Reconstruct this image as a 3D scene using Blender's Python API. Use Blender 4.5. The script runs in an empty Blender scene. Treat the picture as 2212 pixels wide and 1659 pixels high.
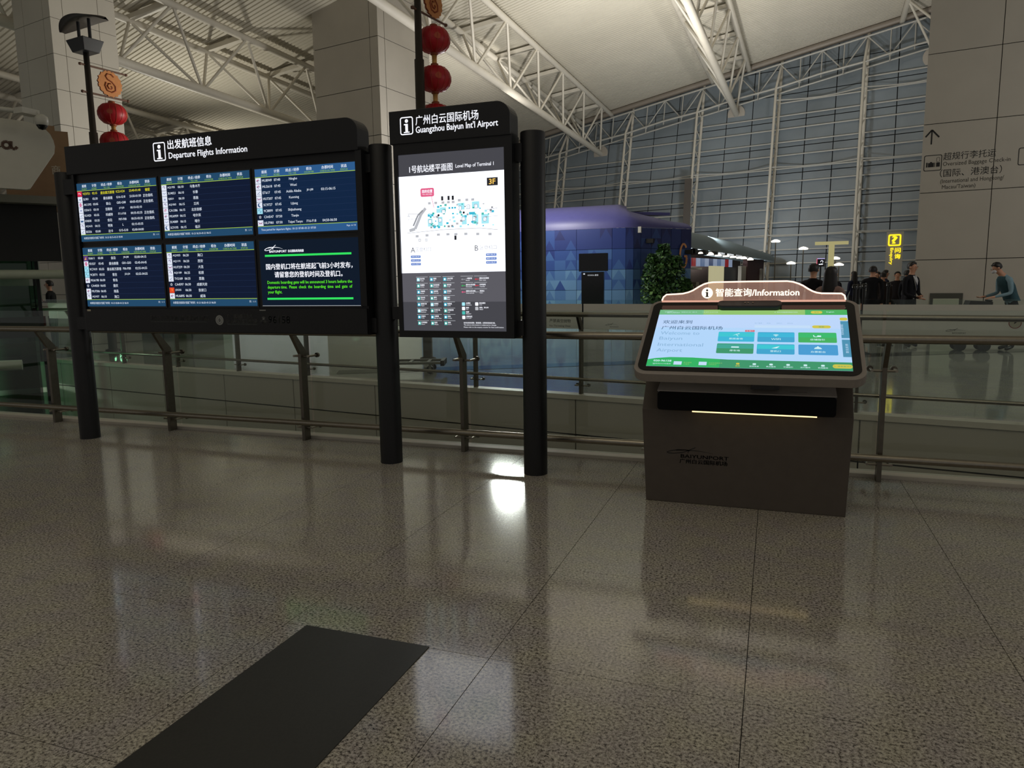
import bpy, bmesh, math, random
from mathutils import Vector, Matrix
random.seed(7)
SC = bpy.context.scene
COL = SC.collection
PI = math.pi

# ------------------------------------------------------------------ camera, world, lights, exposure
cam_data = bpy.data.cameras.new('camera')
cam_data.sensor_fit = 'HORIZONTAL'; cam_data.sensor_width = 36.0
cam_data.lens = 36.0 * 1560.0 / 2212.0
cam_data.clip_end = 400
cam = bpy.data.objects.new('camera', cam_data); COL.objects.link(cam)
CAMR = ((0.9403971, 0.0343323, -0.3383410), (0.3397958, -0.1354131, 0.9306998), (-0.0138627, -0.9901942, -0.1390080))
M = Matrix(((CAMR[0][0], -CAMR[0][1], -CAMR[0][2], 0.0),
            (CAMR[1][0], -CAMR[1][1], -CAMR[1][2], 0.0),
            (CAMR[2][0], -CAMR[2][1], -CAMR[2][2], 1.48),
            (0, 0, 0, 1)))
cam.matrix_world = M
SC.camera = cam

SC.view_settings.view_transform = 'Standard'
SC.view_settings.look = 'None'
SC.view_settings.exposure = 0.0
SC.view_settings.gamma = 1.0
SC.view_settings.use_curve_mapping = False
SC.cycles.max_bounces = 8
SC.cycles.transparent_max_bounces = 24
SC.cycles.caustics_reflective = False
SC.cycles.caustics_refractive = False

world = bpy.data.worlds.new('hall_air'); SC.world = world; world.use_nodes = True
bg = world.node_tree.nodes['Background']
bg.inputs[0].default_value = (1.0, 0.975, 0.945, 1); bg.inputs[1].default_value = 0.20

def area(name, loc, target, size, power, col, size_y=None):
    d = bpy.data.lights.new(name, 'AREA'); d.energy = power; d.color = col
    d.shape = 'RECTANGLE' if size_y else 'DISK'; d.size = size
    if size_y: d.size_y = size_y
    o = bpy.data.objects.new(name, d); COL.objects.link(o); o.location = loc
    o.rotation_euler = (Vector(target) - Vector(loc)).to_track_quat('-Z', 'Y').to_euler()
    return o
def spot(name, loc, target, power, col, angle, blend=0.8, radius=0.15):
    d = bpy.data.lights.new(name, 'SPOT'); d.energy = power; d.color = col
    d.spot_size = math.radians(angle); d.spot_blend = blend; d.shadow_soft_size = radius
    o = bpy.data.objects.new(name, d); COL.objects.link(o); o.location = loc
    o.rotation_euler = (Vector(target) - Vector(loc)).to_track_quat('-Z', 'Y').to_euler()
    return o
WARM = (1.0, 0.972, 0.92)
# up-lights of the hall: they wash the roof, which lights the floor
spot('uplight_middle', (-9.5, 27.5, 6.2), (-14.0, 31.6, 11.0), 1500, (1.0, 0.96, 0.90), 62, 1.0)
spot('uplight_centre', (-4.0, 25.0, 4.6), (-5.4, 29.0, 12.2), 3300, WARM, 120, 1.0)
spot('uplight_right', (3.0, 28.0, 4.6), (3.2, 32.0, 13.0), 1500, WARM, 120, 1.0)
spot('uplight_left', (-23.0, 24.0, 4.6), (-20.5, 23.0, 11.0), 900, (1.0, 0.95, 0.82), 140, 1.0)
spot('uplight_far_left', (-26.5, 29.0, 4.6), (-27.0, 33.0, 9.0), 650, (1.0, 0.95, 0.82), 130, 1.0)
spot('uplight_front', (-3.0, -6.0, 4.6), (-3.0, -4.0, 14.0), 5200, WARM, 140, 1.0)
def globe(name, loc, power, col, r):
    d = bpy.data.lights.new(name, 'POINT'); d.energy = power; d.color = col; d.shadow_soft_size = r
    o = bpy.data.objects.new(name, d); COL.objects.link(o); o.location = loc; return o
# fill lights added unseen to brighten pillars, far floor, frosted film and glass wall
globe('fill_middle', (-8.0, 21.6, 5.0), 750, (1.0, 0.975, 0.94), 0.5)
spot('fill_left', (-10.5, 16.5, 4.4), (-15.6, 14.6, 6.6), 700, (1.0, 0.96, 0.86), 84, 1.0, 0.2)
globe('fill_right', (8.5, 13.0, 5.5), 280, (1.0, 0.975, 0.93), 0.5)
spot('fill_wall', (-2.5, 29.0, 3.0), (-3.5, 41.0, 6.5), 3600, (0.93, 0.97, 1.0), 120, 1.0, 0.4)

# ------------------------------------------------------------------ materials
def lin(c):
    return tuple(((v / 255.0) / 12.92 if v / 255.0 <= 0.04045 else ((v / 255.0 + 0.055) / 1.055) ** 2.4) for v in c)
MATS = {}
def mat(name, rgb=None, rough=0.5, metal=0.0, spec=0.5, emit=None, estr=1.0, noise=0.0, nscale=8.0, bump=0.0):
    if name in MATS: return MATS[name]
    m = bpy.data.materials.new(name); m.use_nodes = True
    nt = m.node_tree; b = nt.nodes['Principled BSDF']
    c = lin(rgb) if rgb else (0, 0, 0)
    b.inputs['Base Color'].default_value = (*c, 1)
    b.inputs['Roughness'].default_value = rough
    b.inputs['Metallic'].default_value = metal
    b.inputs['Specular IOR Level'].default_value = spec
    if emit:
        b.inputs['Emission Color'].default_value = (*lin(emit), 1)
        b.inputs['Emission Strength'].default_value = estr
    if noise or bump:
        g = nt.nodes.new('ShaderNodeNewGeometry'); n = nt.nodes.new('ShaderNodeTexNoise')
        n.inputs['Scale'].default_value = nscale; n.inputs['Detail'].default_value = 4
        nt.links.new(g.outputs['Position'], n.inputs['Vector'])
        if noise:
            r = nt.nodes.new('ShaderNodeValToRGB')
            r.color_ramp.elements[0].position = 0.3; r.color_ramp.elements[1].position = 0.7
            r.color_ramp.elements[0].color = (*[v * (1 - noise) for v in c], 1)
            r.color_ramp.elements[1].color = (*[min(1, v * (1 + noise)) for v in c], 1)
            nt.links.new(n.outputs['Fac'], r.inputs[0]); nt.links.new(r.outputs[0], b.inputs['Base Color'])
        if bump:
            bp = nt.nodes.new('ShaderNodeBump'); bp.inputs['Strength'].default_value = bump; bp.inputs['Distance'].default_value = 0.01
            nt.links.new(n.outputs['Fac'], bp.inputs['Height']); nt.links.new(bp.outputs[0], b.inputs['Normal'])
    MATS[name] = m
    return m
def lit(name, rgb, s=1.0):
    return mat(name, (0, 0, 0), 0.35, 0, 0.15, emit=rgb, estr=s)
def glassmat(name, tint=(0.93, 0.97, 0.95), refl=0.06, film=None, opac=0.0, glow=None):
    if name in MATS: return MATS[name]
    m = bpy.data.materials.new(name); m.use_nodes = True; nt = m.node_tree; nt.nodes.clear()
    out = nt.nodes.new('ShaderNodeOutputMaterial')
    tr = nt.nodes.new('ShaderNodeBsdfTransparent'); tr.inputs[0].default_value = (*tint, 1)
    gl = nt.nodes.new('ShaderNodeBsdfGlossy'); gl.inputs['Roughness'].default_value = 0.02
    lwf = nt.nodes.new('ShaderNodeLayerWeight'); lwf.inputs['Blend'].default_value = 0.5
    pw = nt.nodes.new('ShaderNodeMath'); pw.operation = 'POWER'; pw.inputs[1].default_value = 5.0
    lw = nt.nodes.new('ShaderNodeMath'); lw.operation = 'MULTIPLY_ADD'; lw.inputs[1].default_value = 0.9; lw.inputs[2].default_value = refl * 0.5
    nt.links.new(lwf.outputs['Facing'], pw.inputs[0]); nt.links.new(pw.outputs[0], lw.inputs[0])
    mx = nt.nodes.new('ShaderNodeMixShader')
    nt.links.new(lw.outputs[0], mx.inputs[0]); nt.links.new(tr.outputs[0], mx.inputs[1]); nt.links.new(gl.outputs[0], mx.inputs[2])
    last = mx
    if film:
        d0 = nt.nodes.new('ShaderNodeBsdfDiffuse'); d0.inputs[0].default_value = (*lin(film), 1)
        d1 = nt.nodes.new('ShaderNodeBsdfTranslucent'); d1.inputs[0].default_value = (*lin(film), 1)
        df = nt.nodes.new('ShaderNodeMixShader'); df.inputs[0].default_value = 0.5
        nt.links.new(d0.outputs[0], df.inputs[1]); nt.links.new(d1.outputs[0], df.inputs[2])
        m2 = nt.nodes.new('ShaderNodeMixShader'); m2.inputs[0].default_value = opac
        nt.links.new(last.outputs[0], m2.inputs[1]); nt.links.new(df.outputs[0], m2.inputs[2]); last = m2
    if glow:                                      # edge-lit sheet
        em = nt.nodes.new('ShaderNodeEmission'); em.inputs[0].default_value = (*lin(glow[0]), 1); em.inputs[1].default_value = glow[1]
        ad = nt.nodes.new('ShaderNodeAddShader'); nt.links.new(last.outputs[0], ad.inputs[0]); nt.links.new(em.outputs[0], ad.inputs[1]); last = ad
    nt.links.new(last.outputs[0], out.inputs[0])
    MATS[name] = m
    return m
def granite(name, dark, mid, light, scale, rough, contrast=1.0, spec=0.5):
    m = bpy.data.materials.new(name); m.use_nodes = True; nt = m.node_tree; b = nt.nodes['Principled BSDF']
    g = nt.nodes.new('ShaderNodeNewGeometry')
    n = nt.nodes.new('ShaderNodeTexNoise'); n.inputs['Scale'].default_value = scale; n.inputs['Detail'].default_value = 3; n.inputs['Roughness'].default_value = 0.6
    n2 = nt.nodes.new('ShaderNodeTexNoise'); n2.inputs['Scale'].default_value = scale * 2.7; n2.inputs['Detail'].default_value = 2
    mx = nt.nodes.new('ShaderNodeMath'); mx.operation = 'MULTIPLY_ADD'; mx.inputs[1].default_value = 0.35
    nt.links.new(g.outputs['Position'], n.inputs['Vector']); nt.links.new(g.outputs['Position'], n2.inputs['Vector'])
    sc = nt.nodes.new('ShaderNodeMath'); sc.operation = 'MULTIPLY'; sc.inputs[1].default_value = 0.72
    nt.links.new(n.outputs['Fac'], sc.inputs[0])
    nt.links.new(n2.outputs['Fac'], mx.inputs[0]); nt.links.new(sc.outputs[0], mx.inputs[2])
    r = nt.nodes.new('ShaderNodeValToRGB'); cr = r.color_ramp
    cr.elements[0].position = 0.42; cr.elements[0].color = (*lin(dark), 1)
    cr.elements[1].position = 0.66; cr.elements[1].color = (*lin(light), 1)
    e = cr.elements.new(0.50); e.color = (*lin(mid), 1)
    nt.links.new(mx.outputs[0], r.inputs[0])
    # slow tint drift from slab to slab and within the stone
    n3 = nt.nodes.new('ShaderNodeTexNoise'); n3.inputs['Scale'].default_value = 6.0; n3.inputs['Detail'].default_value = 5
    nt.links.new(g.outputs['Position'], n3.inputs['Vector'])
    r3 = nt.nodes.new('ShaderNodeValToRGB'); r3.color_ramp.elements[0].color = (0.90, 0.88, 0.92, 1); r3.color_ramp.elements[1].color = (1.0, 1.0, 0.90, 1)
    r3.color_ramp.elements[0].position = 0.35; r3.color_ramp.elements[1].position = 0.65
    nt.links.new(n3.outputs['Fac'], r3.inputs[0])
    mm = nt.nodes.new('ShaderNodeMixRGB'); mm.blend_type = 'MULTIPLY'; mm.inputs[0].default_value = 1.0
    nt.links.new(r.outputs[0], mm.inputs[1]); nt.links.new(r3.outputs[0], mm.inputs[2])
    nt.links.new(mm.outputs[0], b.inputs['Base Color'])
    b.inputs['Roughness'].default_value = rough; b.inputs['Specular IOR Level'].default_value = spec
    MATS[name] = m
    return m

# ------------------------------------------------------------------ geometry helpers
ORG = {}
class MB:
    """Collects shapes in world coordinates and links them as ONE mesh object."""
    def __init__(s): s.v = []; s.f = []; s.m = []; s.mats = []; s.sm = []
    def mi(s, m):
        if m is None: return 0
        if m not in s.mats: s.mats.append(m)
        return s.mats.index(m)
    def add(s, vs, fs, m=None, smooth=False, X=None):
        o = len(s.v); k = s.mi(m)
        for p in vs:
            p = Vector(p)
            s.v.append(X @ p if X is not None else p)
        for f in fs:
            s.f.append([i + o for i in f]); s.m.append(k); s.sm.append(smooth)
        return s
    def box(s, a, b, m=None, X=None):
        (x0, y0, z0), (x1, y1, z1) = a, b
        vs = [(x0, y0, z0), (x1, y0, z0), (x1, y1, z0), (x0, y1, z0), (x0, y0, z1), (x1, y0, z1), (x1, y1, z1), (x0, y1, z1)]
        return s.add(vs, [(0, 3, 2, 1), (4, 5, 6, 7), (0, 1, 5, 4), (1, 2, 6, 5), (2, 3, 7, 6), (3, 0, 4, 7)], m, False, X)
    def quad(s, a, b, c, d, m=None, X=None): return s.add([a, b, c, d], [(0, 1, 2, 3)], m, False, X)
    def poly(s, pts, m=None, X=None): return s.add(pts, [tuple(range(len(pts)))], m, False, X)
    def tube(s, pts, r, n=10, m=None, cap=True, X=None):
        pts = [Vector(p) for p in pts]; rs = r if isinstance(r, (list, tuple)) else [r] * len(pts)
        vs = []; fs = []
        d0 = (pts[1] - pts[0]).normalized()
        up = Vector((0, 0, 1)) if abs(d0.z) < 0.9 else Vector((0, 1, 0))
        for i, p in enumerate(pts):
            if i == 0: d = pts[1] - p
            elif i == len(pts) - 1: d = p - pts[i - 1]
            else: d = (pts[i + 1] - p).normalized() + (p - pts[i - 1]).normalized()
            d.normalize(); a = d.cross(up).normalized(); b = a.cross(d).normalized()
            for k in range(n):
                t = 2 * PI * k / n; vs.append(p + (a * math.cos(t) + b * math.sin(t)) * rs[i])
        for i in range(len(pts) - 1):
            for k in range(n):
                k2 = (k + 1) % n; fs.append((i * n + k, i * n + k2, (i + 1) * n + k2, (i + 1) * n + k))
        s.add(vs, fs, m, True, X)
        if cap:
            s.add(vs[:n], [tuple(range(n))], m, False, X); s.add(vs[-n:], [tuple(reversed(range(n)))], m, False, X)
        return s
    def lathe(s, prof, c=(0, 0, 0), n=20, m=None, X=None, sx=1.0, sy=1.0):
        vs = []; fs = []
        for (r, z) in prof:
            for k in range(n):
                t = 2 * PI * k / n; vs.append((c[0] + r * sx * math.cos(t), c[1] + r * sy * math.sin(t), c[2] + z))
        for i in range(len(prof) - 1):
            for k in range(n):
                k2 = (k + 1) % n; fs.append((i * n + k, i * n + k2, (i + 1) * n + k2, (i + 1) * n + k))
        s.add(vs, fs, m, True, X)
        s.add(vs[:n], [tuple(reversed(range(n)))], m, False, X); s.add(vs[-n:], [tuple(range(n))], m, False, X)
        return s
    def prism(s, pts, fn, m=None, ms=None, X=None):
        """pts: 2-D outline; fn(x, y, side) -> 3-D point for side 0 (front) and 1 (back)."""
        n = len(pts); A = [fn(x, y, 0) for x, y in pts]; B = [fn(x, y, 1) for x, y in pts]
        s.add(A, [tuple(range(n))], m, False, X); s.add(B, [tuple(reversed(range(n)))], ms or m, False, X)
        s.add(A + B, [(i, i + n, (i + 1) % n + n, (i + 1) % n) for i in range(n)], ms or m, False, X)
        return s
    def build(s, name, m=None, parent=None, bevel=0.0):
        org = ORG[parent.name] if parent is not None else None
        me = bpy.data.meshes.new(name)
        if org is None:
            org = Vector((0, 0, 0))
            if s.v:
                xs = [p.x for p in s.v]; ys = [p.y for p in s.v]; zs = [p.z for p in s.v]
                org = Vector(((min(xs) + max(xs)) / 2, (min(ys) + max(ys)) / 2, min(zs)))
        me.from_pydata([tuple(p - org) for p in s.v], [], s.f)
        ml = s.mats if s.mats else [m]
        for q in ml: me.materials.append(q if q is not None else m)
        me.polygons.foreach_set('material_index', s.m); me.polygons.foreach_set('use_smooth', s.sm)
        me.update()
        if bevel:
            bm = bmesh.new(); bm.from_mesh(me); bmesh.ops.remove_doubles(bm, verts=bm.verts, dist=1e-5)
            es = [e for e in bm.edges if len(e.link_faces) == 2 and e.calc_face_angle(0) > 0.7]
            bmesh.ops.bevel(bm, geom=es, offset=bevel, segments=2, affect='EDGES', profile=0.6)
            bm.to_mesh(me); bm.free()
        o = bpy.data.objects.new(name, me); COL.objects.link(o)
        ORG[o.name] = org
        if parent is None: o.location = org
        else: o.parent = parent
        return o
def thing(name, label, cat, loc, group=None, kind=None):
    o = bpy.data.objects.new(name, None); COL.objects.link(o); o.location = loc; o.empty_display_size = 0.2
    ORG[o.name] = Vector(loc)
    return tag(o, label, cat, group, kind)
def tag(o, label=None, cat=None, group=None, kind=None):
    if label: o['label'] = label
    if cat: o['category'] = cat
    if group: o['group'] = group
    if kind: o['kind'] = kind
    return o
def copy_part(o, loc, parent):
    c = o.copy(); COL.objects.link(c); c.parent = parent; c.location = loc
    ORG[c.name] = ORG[o.name]
    return c
def rrect(x0, y0, x1, y1, r, n=6, corners=(1, 1, 1, 1)):
    """rounded rectangle outline; corners = (bottom-left, bottom-right, top-right, top-left)"""
    out = []
    for k, (cx, cy, a0) in enumerate(((x0 + r, y0 + r, PI), (x1 - r, y0 + r, 1.5 * PI), (x1 - r, y1 - r, 0), (x0 + r, y1 - r, 0.5 * PI))):
        if corners[k]:
            for i in range(n + 1):
                a = a0 + 0.5 * PI * i / n; out.append((cx + r * math.cos(a), cy + r * math.sin(a)))
        else:
            out.append(((x0, y0), (x1, y0), (x1, y1), (x0, y1))[k])
    return out
def arc(cx, cy, r, a0, a1, n=16):
    return [(cx + r * math.cos(a0 + (a1 - a0) * i / n), cy + r * math.sin(a0 + (a1 - a0) * i / n)) for i in range(n + 1)]

# ------------------------------------------------------------------ lettering: real glyph outlines in a plane
GLY = {}
class Letters:
    """frame: 4x4 matrix, local x = reading direction, y = up, z = out of the surface."""
    def __init__(s, X): s.X = X; s.req = []; s.mb = MB()
    def t(s, txt, x, y, h, w=None, al='L', m=None, bold=0.0, z=0.0, rot=0.0):
        s.req.append((txt, x, y, h, w, al, m, bold, z, rot)); return s
    def rect(s, x0, y0, x1, y1, m, z=0.0):
        s.mb.quad((x0, y0, z), (x1, y0, z), (x1, y1, z), (x0, y1, z), m, s.X); return s
    def shape(s, pts, m, z=0.0): s.mb.poly([(x, y, z) for x, y in pts], m, s.X); return s
    def ring(s, outer, inner, m, z=0.0):
        n = len(outer); s.mb.add([(x, y, z) for x, y in outer + inner], [(i, (i + 1) % n, (i + 1) % n + n, i + n) for i in range(n)], m, False, s.X); return s
    def line(s, pts, wd, m, z=0.0):
        for (a, b) in zip(pts[:-1], pts[1:]):
            d = Vector((b[0] - a[0], b[1] - a[1])); 
            if d.length < 1e-9: continue
            d.normalize(); q = Vector((-d.y, d.x)) * wd / 2
            s.mb.add([(a[0] - q.x, a[1] - q.y, z), (b[0] - q.x, b[1] - q.y, z), (b[0] + q.x, b[1] + q.y, z), (a[0] + q.x, a[1] + q.y, z)], [(0, 1, 2, 3)], m, False, s.X)
        return s
ALL_LETTERS = []
def glyphs(keys):
    todo = [k for k in keys if k not in GLY]
    if not todo: return
    obs = []
    for (txt, bold) in todo:
        c = bpy.data.curves.new('tmp', 'FONT'); c.body = txt; c.size = 1.0; c.resolution_u = 2; c.offset = 0.0; c.fill_mode = 'FRONT'
        o = bpy.data.objects.new('tmp', c); COL.objects.link(o); obs.append(o)
    dg = bpy.context.evaluated_depsgraph_get(); dg.update()
    for k, o in zip(todo, obs):
        e = o.evaluated_get(dg); me = e.to_mesh()
        GLY[k] = ([tuple(v.co)[:2] for v in me.vertices], [tuple(p.vertices) for p in me.polygons]); e.to_mesh_clear()
    for o in obs:
        c = o.data; bpy.data.objects.remove(o); bpy.data.curves.remove(c)
def flush_letters(l, name, parent, m=None):
    glyphs({(r[0], 0) for r in l.req})
    for (txt, x, y, h, w, al, mm, bold, z, rot) in l.req:
        vs, fs = GLY[(txt, 0)]
        if not vs: continue
        x0 = min(p[0] for p in vs); x1 = max(p[0] for p in vs); y0 = min(p[1] for p in vs); y1 = max(p[1] for p in vs)
        sy = h / max(y1 - y0, 1e-6); sx = sy if w is None else w / max(x1 - x0, 1e-6)
        W = (x1 - x0) * sx; ox = {'L': 0, 'C': -W / 2, 'R': -W}[al]
        c, s_ = math.cos(rot), math.sin(rot)
        pts = []
        for p in vs:
            a, b = ox + (p[0] - x0) * sx, (p[1] - y0) * sy
            pts.append((x + a * c - b * s_, y + a * s_ + b * c, z))
        l.mb.add(pts, fs, mm or m, False, l.X)
        if bold:                                   # heavier strokes: the outline struck again, a hair to each side
            d = bold * 1.3 * sy
            for ax, ay in ((d, 0), (-d, 0), (0, d)): l.mb.add([(p[0] + ax, p[1] + ay, p[2]) for p in pts], fs, mm or m, False, l.X)
    return l.mb.build(name, m, parent)
def frame(o, ux, uy):
    ux = Vector(ux).normalized(); uy = Vector(uy).normalized(); uz = ux.cross(uy)
    return Matrix(((ux.x, uy.x, uz.x, o[0]), (ux.y, uy.y, uz.y, o[1]), (ux.z, uy.z, uz.z, o[2]), (0, 0, 0, 1)))

# ------------------------------------------------------------------ shared materials
STEEL = mat('brushed_steel', (150, 143, 130), 0.28, 1.0, noise=0.06, nscale=40)
STEELD = mat('dull_steel', (112, 106, 96), 0.38, 1.0, noise=0.08, nscale=30)
BLACK = mat('black_powder_coat', (26, 26, 28), 0.45, 0, 0.4, noise=0.08, nscale=60)
BLACKG = mat('black_gloss', (10, 10, 13), 0.12, 0, 0.5, noise=0.05, nscale=20)
WHITEP = mat('white_steel_paint', (214, 208, 194), 0.45, noise=0.03, nscale=3)
PANEL = mat('aluminium_panel', (186, 180, 168), 0.42, 0, 0.4, noise=0.03, nscale=1.5)
PANEL2 = mat('fascia_panel', (186, 179, 166), 0.5, 0, 0.4, noise=0.04, nscale=1.2)
GAP = mat('dark_joint', (22, 21, 19), 0.8)
GLASS = glassmat('clear_glass')
DARK = mat('dark_void', (24, 25, 24), 0.7, noise=0.1, nscale=2)
GRAN = granite('grey_granite', (66, 62, 58), (148, 142, 134), (205, 199, 190), 85, 0.10)
GRANF = granite('pale_granite', (150, 147, 142), (170, 167, 161), (190, 187, 181), 60, 0.07)
# ================================================================== THE SETTING
# near floor: granite slabs with hairline joints
TS = 0.965; TX0 = -0.055; TY0 = 2.4975
fl = MB().box((-14.2, -8.0, -0.35), (8.0, 5.835, -0.006), GAP).build('floor', GAP); tag(fl, kind='structure')
def slab(name, x0, x1, y0, y1, parent):
    g = 0.0015
    return MB().box((x0 + g, y0 + g, -0.02), (x1 - g, y1 - g, 0.0), GRAN).build(name, GRAN, parent)
proto = None
for j in range(-4, 4):
    for i in range(-14, 5):
        x0 = TX0 + i * TS; y0 = TY0 + j * TS; x1 = x0 + TS; y1 = min(y0 + TS, 5.835)
        if y1 - y0 < 0.1: continue
        if y1 - y0 < TS - 1e-3:
            slab('floor_tile', x0, x1, y0, y1, fl)
        elif proto is None:
            proto = slab('floor_tile', x0, x1, y0, y1, fl); px0, py0 = x0, y0
        else:
            copy_part(proto, (x0 - px0, y0 - py0, 0), fl)
MB().box((-14.2, -8.0, -0.02), (8.0, TY0 - 4 * TS, 0.0), GRAN).build('floor_strip', GRAN, fl)
# pale kerb at the edge of the opening
k = MB().box((-14.2, 5.835, -0.35), (8.0, 5.985, 0.028), mat('pale_kerb', (205, 198, 184), 0.4, noise=0.03)).build('trim_1', MATS['pale_kerb'], bevel=0.004)
tag(k, 'pale kerb along the near edge of the opening under the glass railing', None, kind='structure')

# far floor beyond the opening (turned 9 degrees against the near railing)
FA = Vector((0.9878, -0.1557, 0)); FN = Vector((0.1557, 0.9878, 0)); FO = Vector((0, 8.72, 0))
def hall(s, v, z=0.0): return FO + FA * s + FN * v + Vector((0, 0, z))
CS = -14.72
pts = [hall(CS, 0.02), hall(22, 0.02), hall(22, 32), hall(-52, 40), hall(-52, 0.9), hall(CS, 0.9)]
ff = MB(); n = len(pts)
ff.add([tuple(p) for p in pts] + [tuple(p - Vector((0, 0, 0.5))) for p in pts],
       [tuple(range(n)), tuple(reversed(range(n, 2 * n)))] + [(i, i + n, (i + 1) % n + n, (i + 1) % n) for i in range(n)], GRANF)
far_floor = ff.build('floor_far', GRANF); tag(far_floor, kind='structure')
BAND = granite('dark_floor_band', (84, 84, 82), (100, 100, 97), (118, 117, 112), 60, 0.08)  # darker tone for one diagonal strip of the far floor
for (a, b, wd) in (((-7.2, 0.7), (4.5, 9.8), 0.55),):
    A = hall(*a); B = hall(*b); d = (B - A).normalized(); q = Vector((-d.y, d.x, 0)) * wd / 2
    MB().add([A - q + Vector((0, 0, .004)), B - q + Vector((0, 0, .004)), B + q + Vector((0, 0, .004)), A + q + Vector((0, 0, .004))], [(0, 1, 2, 3)], BAND).build('floor_band', BAND, far_floor)
# pale kerb + clad fascia on the far side of the opening
kb = MB()
HX = frame(tuple(FO), tuple(FA), tuple(FN))      # local x along edge, y into the hall, z up
kb.box((CS, -0.03, -0.05), (22, 0.16, 0.012), MATS['pale_kerb'], HX)
kbo = kb.build('trim_2', MATS['pale_kerb']); tag(kbo, 'pale kerb along the far edge of the opening', None, kind='structure')
fw = MB().box((CS, 0.03, -3.4), (22, 0.3, -0.06), GAP, HX).build('wall_far_void', GAP); tag(fw, kind='structure')
xs = [-14.70, -14.19, -12.51, -10.87, -9.20, -7.53, -5.81, -4.125, -2.447, -0.77, 0.93, 2.6, 4.3, 6.0, 7.7]
for a, b in zip(xs[:-1], xs[1:]):
    for z0, z1 in ((-0.515, -0.055), (-1.45, -0.535), (-2.4, -1.47)):
        MB().box((a + 0.008, -0.012, z0), (b - 0.008, 0.03, z1), PANEL2, HX).build('panel', PANEL2, fw)
# return side of the opening at its left end, and the lower storey
wl = MB().box((CS - 0.25, 0.0, -3.4), (CS, 1.0, -0.06), PANEL2, HX); wl.box((-40, 0.92, -3.4), (CS - .25, 1.1, -0.06), PANEL2, HX); wl = wl
wl = wl.build('wall_left_void', PANEL2); tag(wl, kind='structure')
vf = MB().box((-30, 5.6, -3.5), (14, 24, -3.4), DARK).build('floor_lower', DARK); tag(vf, kind='structure')
MB().box((-14.2, 5.7, -3.4), (8, 5.84, -0.35), PANEL2).build('wall_near_void', PANEL2)
tag(bpy.data.objects['wall_near_void'], kind='structure')

# ------------------------------------------------------------------ roof: sloping ribbed ceiling
E1 = Vector((-13.628, 43.926, 10.535)); RN = Vector((-0.142, 0.038, 0.989)).normalized()
CD = Vector((0.962, -0.230, 0.147)).normalized(); CD = (CD - RN * CD.dot(RN)).normalized()
PD = RN.cross(CD).normalized()
if PD.y > 0: PD = -PD                       # towards the camera side
def zr(x, y): return (E1.dot(RN) - RN.x * x - RN.y * y) / RN.z
ROOF = mat('ribbed_roof_sheet', (205, 199, 184), 0.6, 0, 0.3, noise=0.03, nscale=0.8)
rb = MB(); vs = []; fs = []
P = 0.19; NR = 330; prof = ((0.0, 0.0), (0.055, 0.0), (0.075, 0.05), (0.10, 0.05), (0.12, 0.0))
for i in range(NR):
    for (a, h) in prof:
        base = E1 + PD * (i * P + a) + RN * h
        vs.append(base - CD * 34); vs.append(base + CD * 38)
for i in range(len(vs) // 2 - 1): fs.append((2 * i, 2 * i + 1, 2 * i + 3, 2 * i + 2))
rb.add(vs, fs, ROOF)
ceil = rb.build('ceiling', ROOF); tag(ceil, 'pale ribbed metal roof sheet sloping over the hall', None, kind='structure')

# ------------------------------------------------------------------ curtain wall: masts, transoms, glass
W = Vector((0.9632, -0.2689, 0)); MM = Vector((0.2689, 0.9632, 0)); MAST = Vector((0.03, 0.244, 0.969)).normalized()
P0 = MM * 36.0; WN = Vector((-0.261, -0.934, 0.243)).normalized()
def wallpt(u, t, inn=0.0): return P0 + W * u + MAST * t - MM * inn
def wall_top(u, inn=0.0):
    b = wallpt(u, 0, inn); return (E1 - b).dot(RN) / MAST.dot(RN)
US = [-35.3, -31.15, -26.98, -22.79, -18.58, -14.49, -10.50, -6.56, -2.6, 1.4, 5.4]
NIGHT = mat('night_glass', (128, 138, 145), 0.14, 0.0, 0.8, noise=0.22, nscale=0.3)  # pale base stands in for the lit hall reflected in the panes
cw = thing('window_1', 'tall leaning glass curtain wall with white tube framing at the end of the hall', None, tuple(wallpt(-10, 0)), kind='structure')
ST = 0.682
pane = None
for i in range(len(US) - 1):
    u0, u1 = US[i], US[i + 1]; bw = (u1 - u0) / 3
    for k in range(3):
        for r in range(11):
            a = u0 + k * bw; t0 = r * 2 * ST; t1 = t0 + 2 * ST
            if t0 > wall_top(a + bw) : continue
            g = 0.02
            MB().add([wallpt(a + g, t0 + g, -0.06), wallpt(a + bw - g, t0 + g, -0.06), wallpt(a + bw - g, t1 - g, -0.06), wallpt(a + g, t1 - g, -0.06),
                      wallpt(a + g, t0 + g, -0.08), wallpt(a + bw - g, t0 + g, -0.08), wallpt(a + bw - g, t1 - g, -0.08), wallpt(a + g, t1 - g, -0.08)],
                     [(0, 1, 2, 3), (7, 6, 5, 4), (0, 4, 5, 1), (1, 5, 6, 2), (2, 6, 7, 3), (3, 7, 4, 0)], NIGHT).build('glass_pane', NIGHT, cw)
MB().add([wallpt(-36, 0, -0.2), wallpt(6, 0, -0.2), wallpt(6, 15.5, -0.2), wallpt(-36, 13, -0.2)], [(0, 1, 2, 3)], GAP).build('joint_seal', GAP, cw)
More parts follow.
